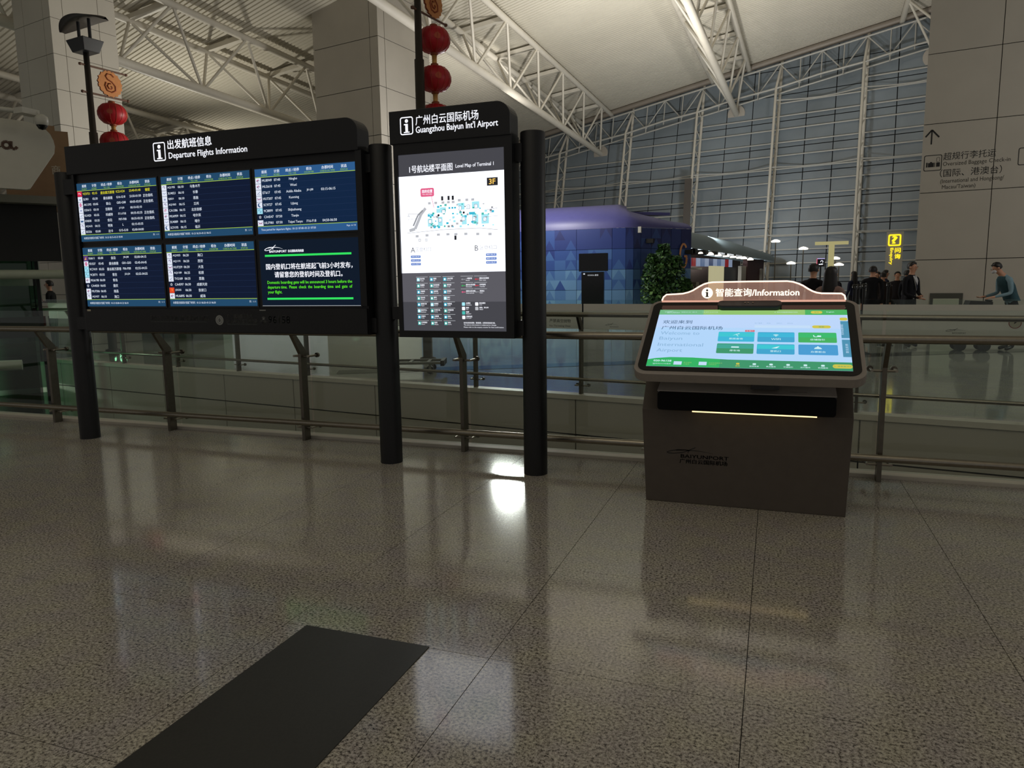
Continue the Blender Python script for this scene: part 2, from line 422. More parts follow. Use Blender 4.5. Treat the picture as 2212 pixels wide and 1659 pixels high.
for u in US:
    tt = wall_top(u, 0.0)
    m1 = MB(); top = tt - 0.9
    m1.tube([wallpt(u, 0, 0.75), wallpt(u, top - 1.0, 0.75), wallpt(u, top + 0.3, 0.1)], 0.065, 8, WHITEP)
    m1.tube([wallpt(u, 0, 0.02), wallpt(u, tt + 0.05, 0.02)], 0.075, 8, WHITEP)
    mo = m1.build('mast', WHITEP, cw)
    lad = MB(); q = 0.3; s_ = 0
    while q < top - 1.2:
        lad.tube([wallpt(u, q, 0.75 if s_ else 0.02), wallpt(u, q + 0.55, 0.02 if s_ else 0.75)], 0.022, 5, WHITEP, cap=False); q += 0.55; s_ ^= 1
    lad.build('lacing', WHITEP, mo)
TW = mat('white_transom', (190, 188, 180), 0.35, noise=0.03)
for i in range(len(US) - 1):
    u0, u1 = US[i], US[i + 1]
    r = 1
    while True:
        t = r * ST + 0.24
        if t > min(wall_top(u0), wall_top(u1)) - 2.2: break
        if r % 5 == 0:
            n = 6
            MB().tube([wallpt(u0 + (u1 - u0) * k / n, t + 0.03, 0.75 - 0.62 * math.sin(PI * k / n)) for k in range(n + 1)], 0.03, 6, TW).build('bowed_cable', TW, cw)
        MB().tube([wallpt(u0, t, 0.04), wallpt(u1, t, 0.04)], 0.034, 6, TW).build('transom', TW, cw)
        r += 1
    # head truss just under the roof
    top = lambda u, d, inn=0.35: wallpt(u, wall_top(u, inn) - d, inn)
    MB().tube([top(u0, 0.55), top(u1, 0.55)], 0.05, 6, TW).build('head_chord', TW, cw)
    MB().tube([top(u0, 1.9, .75), top((u0 + u1) / 2, 1.75, .5), top(u1, 1.9, .75)], 0.05, 6, TW).build('head_chord', TW, cw)
    MB().tube([top(u0, 2.05, .2), top(u1, 2.0, .2)], 0.04, 6, TW).build('head_chord', TW, cw)
    h = (u1 - u0)
    for (a, da, b, db) in ((0, .55, .25, 1.85), (.25, 1.85, .5, .55), (.5, .55, .75, 1.85), (.75, 1.85, 1.0, .55), (.25, .55, .25, 2.1), (.5, .55, .5, 1.9), (.75, .55, .75, 2.1)):
        MB().tube([top(u0 + h * a, da), top(u0 + h * b, db)], 0.032, 5, TW, cap=False).build('head_brace', TW, cw)
EDGE = mat('edge_pipe', (146, 136, 124), 0.5)
MB().tube([E1 + CD * -33 - RN * 0.16 - MM * .15, E1 + CD * 38 - RN * 0.16 - MM * .15], 0.16, 10, EDGE).build('edge_pipe', EDGE, cw)

# ------------------------------------------------------------------ roof trusses
def wall_y(x, z):   # y where the leaning wall meets (x, z)
    return P0.y + ((P0.x - x) * WN.x + (P0.z - z) * WN.z) / WN.y
tr_labels = [(6.7, 'white tube roof truss whose foot shows beside the top of the right pillar'),
             (-1.95, 'white tube roof truss coming down to the glass wall right of centre'),
             (-9.6, 'white tube roof truss running behind the red lanterns right of the middle pillar'),
             (-17.75, 'white tube roof truss between the left pillar and the middle pillar'),
             (-26.1, 'white tube roof truss low and far left, just above the departure board'),
             (-34.5, 'white tube roof truss seen left of the left pillar')]
for (bx, lab) in tr_labels:
    ux = lambda y, o=0.0, bx=bx: bx + o + 0.052 * (y - 35)
    ye = wall_y(ux(42), zr(ux(42), 42)) - 0.1
    up = lambda y, o: Vector((ux(y, o), y, zr(ux(y, o), y) - 0.27))
    lo = lambda y: Vector((ux(y, -0.55), y, zr(ux(y, -0.55), y) - 2.35))
    t = thing('roof_truss', lab, 'truss', tuple(lo(ye - 2)), 'roof trusses')
    yl = ye - 0.9
    for _ in range(40):
        if (lo(yl) - P0).dot(WN) > 0.0: yl += 0.05
    y0 = 2.0
    MB().tube([up(y0, 0), up(ye, 0)], 0.125, 10, WHITEP).build('upper_chord', WHITEP, t)
    MB().tube([up(y0, -1.85), up(ye + .45, -1.85)], 0.125, 10, WHITEP).build('upper_chord', WHITEP, t)
    MB().tube([lo(y0), lo(yl)], 0.155, 10, WHITEP).build('lower_chord', WHITEP, t)
    c = lo(yl); q = MB().tube([c - MM * 0.02, c + MM * 0.06], 0.45, 24, mat('plate_paint', (176, 168, 156), 0.5)).build('end_plate', MATS['plate_paint'], t)
    y = ye - 2.1; k = 0
    while y > y0 + 2:
        a, b = up(y, 0), up(y, -1.85); l0, l1 = lo(y + 1.62), lo(y - 1.66)
        if y + 1.62 > yl: l0 = lo(yl - .1)
        for e in (a, b):
            MB().tube([e, l0], 0.055, 6, WHITEP, cap=False).build('brace', WHITEP, t)
            MB().tube([e, l1], 0.055, 6, WHITEP, cap=False).build('brace', WHITEP, t)
        MB().box((0, -0.11, 0), ((a - b).length, 0.11, 0.16), WHITEP, frame(tuple(b), tuple(a - b), (0.03, 1, 0))).build('cross_beam', WHITEP, t)
        y -= 3.3

# ------------------------------------------------------------------ clad square pillars
def pillar(name, lab, c, side, z1, jz, jstep, u, v, hg, vj):
    """c = corner nearest the camera; u, v = the two visible face directions"""
    u = Vector(u).normalized(); v = Vector(v).normalized(); c = Vector((c[0], c[1], 0))
    X = frame(tuple(c), tuple(u), tuple(v))
    if X.to_3x3().determinant() < 0: pass
    core = MB(); g = 0.02
    A = lambda a, b, z: c + u * a + v * b + Vector((0, 0, z))
    def bx(m, a0, b0, z0, a1, b1, zz1, mt):
        pts = [A(a0, b0, z0), A(a1, b0, z0), A(a1, b1, z0), A(a0, b1, z0), A(a0, b0, zz1), A(a1, b0, zz1), A(a1, b1, zz1), A(a0, b1, zz1)]
        m.add(pts, [(0, 3, 2, 1), (4, 5, 6, 7), (0, 1, 5, 4), (1, 2, 6, 5), (2, 3, 7, 6), (3, 0, 4, 7)], mt)
    bx(core, 0.03, 0.03, 0, side - 0.03, side - 0.03, z1, GAP)
    o = core.build(name, GAP); tag(o, lab, 'pillar', kind='structure')
    z = jz
    while z > 0: z -= jstep
    while z < z1:
        za = max(z, 0) + hg; zb = min(z + jstep, z1) - hg
        if zb > za:
            ed = [0.0] + list(vj) + [side]
            for a, b in zip(ed[:-1], ed[1:]):
                m = MB(); bx(m, a + (hg if a else 0), 0, za, b - hg if b < side else b, 0.03, zb, PANEL); m.build('panel', PANEL, o)
            for a, b in zip(ed[:-1], ed[1:]):
                m = MB(); bx(m, 0, a + (hg if a else 0.03), za, 0.03, b - hg if b < side else b, zb, PANEL); m.build('panel', PANEL, o)
            m = MB(); bx(m, side - 0.03, 0.03, za, side, side, zb, PANEL); m.build('panel', PANEL, o)
        z += jstep
    return o
pillar('pillar', 'square clad pillar behind the gap between the departure board and map board', (-12.84, 22.61), 3.0, 11.6, 8.16, 1.6, (-0.982, 0.189, 0), (0.15, 0.989, 0), .011, (0.36,))
pillar('pillar', 'square clad pillar at far left behind the left lantern post', (-17.04, 13.92), 1.72, 11.4, 7.28, 0.85, (-0.982, 0.189, 0), (0.15, 0.989, 0), .006, (0.32, 1.25))
pil = pillar('pillar', 'broad clad pillar at the right edge with black direction signs on it', (3.22, 20.34), 3.0, 13.4, 1.89, 1.60, (0.988, -0.156, 0), (0.156, 0.988, 0), .008, (1.47,))
# ================================================================== NEAR OBJECTS
# dark runner mat on the granite
MATD = mat('dark_runner', (52, 51, 47), 0.55, 0, 0.35, noise=0.12, nscale=120)
o = MB().box((-1.885, -1.0, 0.0), (-1.287, 2.5015, 0.004), MATD).build('floor_mat', MATD)
tag(o, 'plain dark grey rectangular mat lying on the speckled granite in front', 'mat')

# ------------------------------------------------------------------ near glass railing
def railing_post_mesh(x, X=None, y0=5.72, yb=-0.12):
    """flat plate baluster: upright, then bent towards the viewer under the handrail"""
    m = MB()
    prof = [(y0, 0.0), (y0 + .09, 0.0), (y0 + .09, 0.86), (y0 + yb + .06, 1.03), (y0 + yb, 1.03), (y0, 0.84)]
    m.prism(prof, lambda a, b, s: (x - 0.016 + 0.032 * s, a, b), STEELD, X=X)
    return m
def clamp_mesh(x, z, y, yg, X=None):
    m = MB(); m.tube([(x - 0.085, y, z), (x + 0.085, y, z)], 0.009, 8, STEEL, X=X)
    for s in (-1, 1):
        m.tube([(x + s * 0.08, y - 0.01, z), (x + s * 0.08, yg, z)], 0.010, 8, STEEL, X=X)
        m.tube([(x + s * 0.08, yg - 0.012, z), (x + s * 0.08, yg + 0.012, z)], 0.023, 12, STEELD, X=X)
    return m
t = thing('glass_railing', 'near steel and glass railing running behind the signs and the kiosk', 'railing', (-2.5, 5.75, 0))
PX = [-12.52, -10.86, -9.2, -7.53, -5.88, -4.22, -2.55, -0.89, 0.757, 2.42, 4.08, 5.74]
MB().tube([(-14, 5.62, 1.053), (6.6, 5.62, 1.053)], 0.031, 16, STEEL).build('handrail', STEEL, t)
MB().tube([(-14, 5.665, 0.19), (6.6, 5.665, 0.19)], 0.028, 16, STEEL).build('lower_rail', STEEL, t)
for x in PX:
    p = railing_post_mesh(x).build('post', STEELD, t)
    clamp_mesh(x, 0.815, 5.75, 5.89).build('glass_clamp', STEEL, p)
    clamp_mesh(x, 0.125, 5.75, 5.89).build('glass_clamp', STEEL, p)
PXe = [-14.1] + PX + [6.6]
for a, b in zip(PXe[:-1], PXe[1:]):
    MB().box((a + .012, 5.885, 0.04), (b - .012, 5.895, 1.24), GLASS).build('glass_pane', GLASS, t)

# ------------------------------------------------------------------ departure board
SW = lit('sign_white', (244, 246, 255), 1.15); SWD = lit('sign_dim_white', (196, 200, 206), 1.0)
TXW = lit('screen_text', (216, 226, 240), 1.0); TXY = lit('screen_yellow', (226, 220, 40), 1.0); TXG = lit('screen_lime', (150, 205, 50), 0.9)
SB = [lit('screen_navy', (13, 24, 48), 1.0), lit('screen_blue', (14, 36, 66), 1.0)]
HB = [lit('screen_bar_teal', (32, 72, 104), 1.0), lit('screen_bar_blue', (44, 90, 140), 1.0)]
LN = lit('row_line', (34, 50, 84), 1.0); LG = lit('lime_line', (178, 214, 70), 1.0)
LOGO = {'w': lit('logo_white', (226, 232, 246)), 'r': lit('logo_red', (214, 46, 78)), 'c': lit('logo_cyan', (160, 222, 240)), 'p': lit('logo_violet', (92, 62, 122)),
        'o': lit('logo_orange', (226, 72, 36)), 'b': lit('logo_blue', (46, 84, 130)), 'm': lit('logo_magenta', (196, 50, 110)), 'n': lit('logo_none', (13, 24, 48))}
def icon_i(l, x0, y0, x1, y1, m, z=0.0, wd=0.009):
    o = rrect(x0, y0, x1, y1, 0.018, 5); i = rrect(x0 + wd, y0 + wd, x1 - wd, y1 - wd, 0.011, 5); l.ring(o, i, m, z)
    w_, h = x1 - x0, y1 - y0; cx = (x0 + x1) / 2
    l.shape(arc(cx, y0 + h * .77, h * .105, 0, 2 * PI, 18)[:-1], m, z)
    l.shape([(cx - w_ * .20, y0 + h * .61), (cx + w_ * .10, y0 + h * .61), (cx + w_ * .10, y0 + h * .17), (cx - w_ * .10, y0 + h * .17), (cx - w_ * .10, y0 + h * .54), (cx - w_ * .20, y0 + h * .54)][::-1], m, z)
    l.shape([(cx - w_ * .22, y0 + h * .11), (cx + w_ * .22, y0 + h * .11), (cx + w_ * .22, y0 + h * .17), (cx - w_ * .22, y0 + h * .17)], m, z)
def sign_post(parent, x):
    MB().lathe([(0.092, 0), (0.092, 2.565), (0.088, 2.572), (0.0, 2.572)], (x, 5.235, 0), 32, BLACK).build('post', BLACK, parent)
SIGN = lambda y: frame((0, y, 0), (1, 0, 0), (0, 0, 1))
def header(parent, x0, x1, z0, z1):
    pr = rrect(x0, z0, x1, z1, 0.11, 8, (0, 0, 1, 0))
    m = MB(); m.prism(pr, lambda a, b, s: (a, 5.09 + 0.175 * s, b), BLACK)
    return m.build('header', BLACK, parent, bevel=0.005)
db = thing('departure_board', 'wide black departure flights board with six lit screens on round posts', 'sign', (-4.7, 5.235, 0))
for x in (-6.41, -2.99): sign_post(db, x)
hd = header(db, -6.215, -3.105, 2.525, 2.778)
l = Letters(SIGN(5.088))
icon_i(l, -5.158, 2.573, -5.023, 2.731, SW)
l.t('出发航班信息', -4.994, 2.664, 0.078, 0.476, m=SW, bold=0.012)
l.t('Departure Flights Information', -4.989, 2.570, 0.067, 0.832, m=SW, bold=0.008)
flush_letters(l, 'lettering', hd, SW)
cb = MB(); cb.box((-6.17, 5.125, 1.075), (-3.085, 5.26, 2.525), BLACK)
cb.box((-6.17, 5.10, 1.075), (-6.145, 5.125, 2.525), BLACK); cb.box((-3.14, 5.10, 1.31), (-3.085, 5.125, 2.525), BLACK)
cab = cb.build('cabinet', BLACK, db)
MB().box((-6.165, 5.098, 1.08), (-3.09, 5.125, 1.288), BLACK).build('base_panel', BLACK, db, bevel=0.004)
bpn = [c for c in db.children if c.name.startswith('base_panel')][0]
MB().box((-3.14, 5.16, 2.36), (-3.03, 5.22, 2.50), BLACK).build('bracket', BLACK, db); MB().box((-3.12, 5.16, 1.09), (-3.03, 5.22, 1.21), BLACK).build('bracket', BLACK, db)
MB().box((-6.36, 5.16, 2.36), (-6.16, 5.22, 2.50), BLACK).build('bracket', BLACK, db); MB().box((-6.36, 5.16, 1.09), (-6.16, 5.22, 1.21), BLACK).build('bracket', BLACK, db)
GR1 = mat('grey_decal', (150, 152, 150), 0.6); GR2 = mat('dark_grey_decal', (112, 118, 116), 0.6)
l = Letters(SIGN(5.0965))
l.t('践行安全承诺 共享美好旅程', -5.353, 1.186, 0.040, 0.655, m=GR1, bold=0.01); l.t('Keep the promise of safety and share a pleasant journey', -5.345, 1.168, 0.010, 0.63, m=GR2)
l.t('白云机场服务热线', -4.479, 1.205, 0.036, 0.262, m=GR1, bold=0.012); l.t('白云机场客服热线电话', -4.492, 1.165, 0.036, 0.325, m=GR1, bold=0.012); l.t('Baiyun Airport Service and Complaint Hotline', -4.486, 1.150, 0.010, 0.31, m=GR2)
l.t('020-', -4.140, 1.166, 0.026, 0.075, m=GR1, bold=0.02); l.t('☎', -4.118, 1.196, 0.026, m=GR1)
l.t('96158', -4.054, 1.165, 0.062, 0.222, m=GR2, bold=0.01)
l.ring(arc(-4.572, 1.190, 0.043, 0, 2 * PI, 28)[:-1], arc(-4.572, 1.190, 0.030, 0, 2 * PI, 28)[:-1], GR1); l.ring(arc(-4.572, 1.190, 0.027, 0, 2 * PI, 28)[:-1], arc(-4.572, 1.190, 0.013, 0, 2 * PI, 28)[:-1], GR1)
l.rect(-4.583, 1.187, -4.561, 1.194, GR1, 0.0005)
l.rect(-6.125, 1.268, -6.08, 1.284, mat('pale_sticker', (190, 184, 160), 0.6)); l.rect(-4.14, 1.272, -4.075, 1.280, GR1)
flush_letters(l, 'lettering', bpn, GR1)

HDR_X = (0.10, 0.228, 0.388, 0.555, 0.735, 0.895)
HZ = ('航班', '计划', '终点 / 经停', '柜台', '办票时间', '状态'); HE = ('FLIGHT', 'SCHED', 'TO / VIA', 'COUNTER', 'CHECK-IN TIME', 'STATUS')
def logo(l, x, y, w_, h, k, z):
    bgc = {'9': 'c', 'A': 'r', 'P': 'p', 'J': 'o', '*': 'n'}.get(k, 'w')
    l.rect(x, y, x + w_, y + h, LOGO[bgc], z)
    cx, cy = x + w_ / 2, y + h / 2; z += 0.0008
    if k == 'q': l.line(arc(cx, cy + h * .06, h * .2, -1.2, 3.3, 10) , h * .11, LOGO['p'], z)
    elif k == 'e':
        l.line([(cx - w_ * .28, cy), (cx + w_ * .1, cy + h * .25)], h * .09, LOGO['r'], z); l.line([(cx - w_ * .28, cy), (cx + w_ * .25, cy + h * .05)], h * .1, LOGO['p'], z); l.line([(cx - w_ * .28, cy), (cx + w_ * .05, cy - h * .25)], h * .09, LOGO['p'], z)
    elif k == 'h': l.line(arc(cx, cy + h * .25, w_ * .32, PI, 2 * PI, 10), h * .09, LOGO['p'], z); l.line(arc(cx, cy - h * .35, w_ * .32, 0.3, PI - .3, 8), h * .07, LOGO['m'], z)
    elif k == 's': l.shape(arc(cx, cy, h * .36, 0.6, 5.2, 14) + arc(cx + w_ * .14, cy + h * .05, h * .26, 4.9, 0.9, 12), LOGO['b'], z)
    elif k == '9': l.line(arc(cx - w_ * .1, cy + h * .14, h * .13, .4, 4.9, 8), h * .08, LOGO['b'], z); l.line(arc(cx + w_ * .12, cy - h * .12, h * .13, -2.8, 1.8, 8), h * .08, LOGO['b'], z)
    elif k == 't': l.line([(cx - w_ * .3, cy - h * .25), (cx + w_ * .3, cy + h * .22)], h * .07, LOGO['b'], z); l.line([(cx - w_ * .1, cy - h * .28), (cx + w_ * .32, cy - h * .24)], h * .05, LOGO['b'], z)
    elif k == '*':
        pts = [(cx + h * (.27 if i % 2 == 0 else .12) * math.sin(i * PI / 5), cy + h * (.27 if i % 2 == 0 else .12) * math.cos(i * PI / 5)) for i in range(10)]
        l.line(pts + [pts[0]], h * .06, LOGO['w'], z)
    elif k == 'r': l.shape(arc(cx, cy, h * .33, 0, 2 * PI, 16)[:-1], LOGO['m'], z); l.rect(cx - w_ * .22, cy - h * .05, cx + w_ * .22, cy + h * .07, LOGO['w'], z + .0006)
    elif k == 'k': l.shape([(cx - w_ * .3, cy - h * .22), (cx + w_ * .3, cy - h * .22), (cx + w_ * .33, cy + h * .25), (cx + w_ * .12, cy), (cx, cy + h * .28), (cx - w_ * .12, cy), (cx - w_ * .33, cy + h * .25)], LOGO['b'], z)
    elif k == 'A': l.line([(cx - w_ * .3, cy + h * .05), (cx - w_ * .05, cy + h * .12), (cx + w_ * .3, cy - h * .05)], h * .12, LOGO['w'], z)
    elif k == 'P': l.shape([(cx - w_ * .3, cy - h * .3), (cx + w_ * .15, cy - h * .3), (cx + w_ * .1, cy + h * .3)], lit('logo_gold', (226, 160, 90)), z)
    elif k == 'J': l.line(arc(cx - w_ * .05, cy + h * .08, h * .17, -1.4, 1.6, 8), h * .1, lit('logo_gold2', (250, 180, 60)), z)
    elif k == 'f': l.line(arc(cx, cy, h * .24, 0.5, 4.0, 8), h * .12, LOGO['m'], z); l.line([(cx, cy - h * .2), (cx + w_ * .1, cy + h * .3)], h * .08, LOGO['m'], z)
    elif k == 'l': l.line([(cx - w_ * .3, cy + h * .1), (cx, cy - h * .1), (cx + w_ * .3, cy + h * .12)], h * .12, lit('logo_grey', (150, 160, 196)), z)
    else: l.rect(cx - w_ * .2, cy - h * .2, cx + w_ * .2, cy + h * .1, lit('logo_grey', (150, 160, 196)), z)
def flight_screen(x0, x1, z0, z1, rows, foot, page, tone, latin=False):
    w_, h = x1 - x0, z1 - z0; Y = 5.118
    m = MB(); m.box((x0 - .012, Y, z0 - .012), (x1 + .012, 5.14, z1 + .012), BLACKG)
    sc = m.build('screen', BLACKG, db)
    l = Letters(SIGN(Y - 0.001)); y = lambda f: z1 - f * h; X = lambda f: x0 + f * w_
    l.rect(x0, z0, x1, z1, SB[tone], 0)
    l.rect(x0, y(.125), x1, z1, HB[tone], 0.001); l.rect(x0, z0, x1, y(.886), HB[tone], 0.001)
    l.rect(x0, y(.131), x1, y(.123), LG, 0.0015); l.rect(x0, y(.886), x1, y(.879), LG, 0.0015)
    for c, a, b in zip(HDR_X, HZ, HE):
        l.t(a, X(c), y(.072), h * .048, al='C', m=TXW, bold=.02, z=.002); l.t(b, X(c), y(.112), h * .026, al='C', m=TXG, z=.002)
    rh = (.879 - .133) / 8
    for i, r in enumerate(rows):
        yc = .133 + rh * (i + .5); tm = TXY if r[-1] == 'Y' else TXW
        if i: l.rect(x0, y(.133 + rh * i) - .0008, x1, y(.133 + rh * i) + .0008, LN, .0015)
        logo(l, X(.003), y(yc) - h * rh * .47, w_ * .058, h * rh * .94, r[0], .002)
        for c, s, al in ((.073, r[1], 'L'), (.228, r[2], 'C'), (.392, r[3], 'C'), (.555, r[4], 'C'), (.735, r[5], 'C'), (.89, r[6], 'C')):
            if not s: continue
            cj = ord(s[0]) > 0x2e80; hh = h * (.050 if cj else .038)
            if any(ch in s for ch in 'jgpy') and not cj: hh *= 1.25
            l.t(s, X(c), y(yc) - h * .019 - (h * .009 if cj or any(ch in s for ch in 'jgpy') else 0), hh, al=al, m=tm, bold=.008, z=.002)
    l.t(foot, X(.035), y(.962), h * .040, w_ * (.56 if latin else .50), m=TXW, bold=.004, z=.002); l.t(page, X(.985), y(.945), h * .030, al='R', m=TXW, bold=.006, z=.002)
    flush_letters(l, 'display', sc, TXW)
    return sc
c1, c2, c3 = (-6.135, -5.183), (-5.128, -4.172), (-4.118, -3.153); r1, r2 = (1.915, 2.443), (1.312, 1.858)
E_ = ''
flight_screen(*c1, *r1, [('A', 'VZ3721', '02:15', '曼谷素万那普', 'K22-K24', '23:40-01:40', '催促', 'Y'), ('d', 'SL901', '02:30', '曼谷廊曼', 'G16-G18', '23:50-01:50', '正在值机'), ('r', 'AK1395', '03:05', '新山', 'G05-G08', '00:05-02:05', '正在值机'),
    ('d', 'OD613', '03:10', '吉隆坡', 'J17-J20', '00:10-02:10', E_), ('t', 'KU420', '03:35', '科威特', 'F11-F18', '00:35-02:35', '正在值机'), ('k', 'KR838', '03:35', '金边', 'F07-F08', '00:35-02:35', '正在值机'),
    ('q', 'AQ1632', '04:15', '明海', 'L', '02:15-03:35', E_), ('t', 'BS326', '05:00', '达卡', 'G15-G18', '02:00-04:00', E_)], '本屏显示航班计划起飞时间：01-21 02:15~01-21 05:00', '页：1 / 1', 0)
flight_screen(*c2, *r1, [('q', 'AQ1705', '06:10', '乌鲁木齐', E_, E_, E_), ('l', '3U4021', '06:10', '长春', E_, E_, E_), ('d', 'GJ8231', '06:10', '恩施', E_, E_, E_), ('q', 'AQ1065', '06:15', '兰州', E_, E_, E_), ('f', 'CA1386', '06:15', '北京首都', E_, E_, E_),
    ('e', 'MU6959', '06:15', '哈尔滨', E_, E_, E_), ('l', '3U4089', '06:15', '喀什', E_, E_, E_), ('s', 'SC9195', '06:15', '临沂', E_, E_, E_)], '本屏显示航班计划起飞时间：01-21 06:10~01-21 06:15', '页：1 / 1', 0)
flight_screen(*c3, *r1, [('e', 'MU8949', '07:40', 'Ningbo', E_, E_, E_), ('e', 'MU2618', '07:45', 'Wuxi', E_, E_, E_), ('t', 'ET617', '07:45', 'Addis Ababa', 'J01-J08', '03:15-06:15', E_), ('h', 'HU7207', '07:45', 'Kunming', E_, E_, E_), ('s', 'SC9727', '07:45', 'Lijiang', E_, E_, E_),
    ('9', '9C8899', '07:45', 'Shijiazhuang', E_, E_, E_), ('*', 'CA4547', '07:50', 'Tianjin', E_, E_, E_), ('h', 'HU7981', '07:50', 'Taipei Taoyu', 'F16-F18', '04:50-06:50', E_)], 'Time period for departure flights : 01-21 07:40~01-21 07:50', 'Page : 6 / 10', 1, True)
flight_screen(*c1, *r2, [('P', 'K6611', '05:00', '金边', 'J06-J08', '02:00-04:15', E_), ('r', 'FD537', '05:45', '曼谷廊曼', 'G01-G03', '02:45-04:45', E_), ('9', '9C7419', '05:55', '曼谷素万那普', 'F06-F08', '02:55-04:55', E_), ('9', '9C8771', '05:55', '普吉', 'J22-J24', '02:55-04:55', E_),
    ('e', 'MU6198', '06:00', '青岛', E_, E_, E_), ('*', 'CA4020', '06:05', '重庆', E_, E_, E_), ('e', 'MU7306', '06:05', '南昌', E_, E_, E_), ('q', 'AQ1027', '06:10', '海口', E_, E_, E_)], '本屏显示航班计划起飞时间：01-21 05:00~01-21 06:10', '页：1 / 1', 0)
flight_screen(*c2, *r2, [('q', 'AQ1025', '06:20', '海口', E_, E_, E_), ('q', 'AQ1191', '06:20', '西安', E_, E_, E_), ('h', 'HU7259', '06:20', '大连', E_, E_, E_), ('q', 'AQ1189', '06:25', '松原', E_, E_, E_), ('t', 'TV2189', '06:25', '恩施', E_, E_, E_),
    ('*', 'CA4597', '06:30', '成都天府', E_, E_, E_), ('J', 'JD5355', '06:30', '张家口', E_, E_, E_), ('e', 'MU6895', '06:30', '威海', E_, E_, E_)], '本屏显示航班计划起飞时间：01-21 06:20~01-21 06:30', '页：1 / 1', 0)
# notice screen
def swoosh(l, x, y, w_, h, m, z=0.0):
    """airport emblem: long flat loop with a rising tail"""
    loop = [(0.50, .50), (.40, .60), (.25, .58), (.10, .42), (.0, .18), (.03, .06), (.14, .05), (.30, .18), (.42, .40), (.55, .80), (.62, 1.0)]
    l.line([(x + a * w_, y + b * h) for a, b in loop], h * .10, m, z)
    top = [(.20, .58), (.40, .66), (.62, .62), (.82, .50), (1.0, .30)]
    for k in range(len(top) - 1):
        a, b = top[k], top[k + 1]; t0 = .15 * (1 - k / 4.5); t1 = .15 * (1 - (k + 1) / 4.5)
        l.shape([(x + a[0] * w_, y + (a[1] - t0) * h), (x + b[0] * w_, y + (b[1] - t1) * h), (x + b[0] * w_, y + b[1] * h), (x + a[0] * w_, y + a[1] * h)], m, z)
    l.line([(x + .47 * w_, y + .55 * h), (x + .46 * w_, y + .18 * h)], h * .10, m, z)
x0, x1 = c3; z0, z1 = r2; w_, h = x1 - x0, z1 - z0
nsc = MB().box((x0 - .012, 5.118, z0 - .012), (x1 + .012, 5.14, z1 + .012), BLACKG).build('screen', BLACKG, db)
l = Letters(SIGN(5.117)); X = lambda f: x0 + f * w_; Yf = lambda f: z1 - f * h
l.rect(x0, z0, x1, z1, lit('notice_navy', (12, 24, 40), 1.0))
GB = lit('notice_green', (50, 226, 96), 1.0); GT = lit('notice_green_text', (96, 240, 40), 1.0)
l.rect(X(.055), Yf(.245), X(.93), Yf(.215), GB, .001); l.rect(X(.055), Yf(.905), X(.93), Yf(.875), GB, .001)
swoosh(l, X(.055), Yf(.155), w_ * .19, h * .085, SW, .001)
l.t('BAIYUNPORT', X(.105), Yf(.185), h * .034, w_ * .18, m=SW, bold=.02, z=.001); l.t('白云国际机场商旅', X(.30), Yf(.187), h * .040, w_ * .16, m=SW, bold=.02, z=.001)
l.t('国内登机口将在航班起飞前3小时发布，', X(.06), Yf(.445), h * .092, w_ * .875, m=SW, bold=.012, z=.001); l.t('请留意您的登机时间及登机口。', X(.145), Yf(.565), h * .090, w_ * .69, m=SW, bold=.012, z=.001)
l.t('Domestic boarding gate will be announced 3 hours before the', X(.065), Yf(.675), h * .060, w_ * .86, m=GT, bold=.008, z=.001)
l.t('departure time.  Please  check  the  boarding  time  and  gate  of', X(.065), Yf(.748), h * .060, w_ * .86, m=GT, bold=.008, z=.001); l.t('your flight.', X(.065), Yf(.822), h * .060, w_ * .15, m=GT, bold=.008, z=.001)
l.rect(x0, z0, x1, z0 + .003, SWD, .001)
flush_letters(l, 'display', nsc, SW)

# ------------------------------------------------------------------ terminal map board
mb_ = thing('map_board', 'narrow black backlit terminal map board beside the departure board', 'sign', (-2.3, 5.235, 0))
sign_post(mb_, -1.715)
hd = header(mb_, -2.822, -1.838, 2.540, 2.783)
l = Letters(SIGN(5.088)); icon_i(l, -2.726, 2.602, -2.616, 2.733, SW, 0, .008)
l.t('广州白云国际机场', -2.594, 2.664, 0.070, 0.512, m=SW, bold=0.006); l.t("Guangzhou Baiyun Int'l Airport", -2.594, 2.594, 0.062, 0.664, m=SW, bold=0.010)
flush_letters(l, 'lettering', hd, SW)
f = MB()
f.box((-2.80, 5.15, 1.063), (-1.83, 5.255, 2.545), BLACK)
for a, b in (((-2.80, 1.063), (-2.767, 2.545)), ((-1.893, 1.063), (-1.83, 2.545)), ((-2.767, 1.063), (-1.893, 1.115)), ((-2.767, 2.461), (-1.893, 2.545))):
    f.box((a[0], 5.10, a[1]), (b[0], 5.15, b[1]), BLACK)
f.build('frame', BLACK, mb_)
for zz in ((2.36, 2.49), (1.08, 1.197)): MB().box((-1.86, 5.17, zz[0]), (-1.765, 5.23, zz[1]), BLACK).build('bracket', BLACK, mb_)
MB().box((-2.897, 5.17, 1.20), (-2.78, 5.23, 1.30), BLACK).build('bracket', BLACK, mb_)
ps = MB().box((-2.767, 5.118, 1.115), (-1.893, 5.145, 2.461), BLACKG).build('poster', BLACKG, mb_)
l = Letters(SIGN(5.117))
LWH = lit('poster_white', (240, 244, 255), 1.7); PG = lit('poster_grey', (70, 70, 76), 1.0); PG2 = lit('poster_grey_low', (92, 91, 98), 1.0)
l.rect(-2.767, 2.300, -1.893, 2.461, PG); l.rect(-2.767, 1.565, -1.893, 2.300, LWH)
l.rect(-2.767, 1.34, -1.893, 1.565, PG2); l.rect(-2.767, 1.115, -1.893, 1.34, PG)
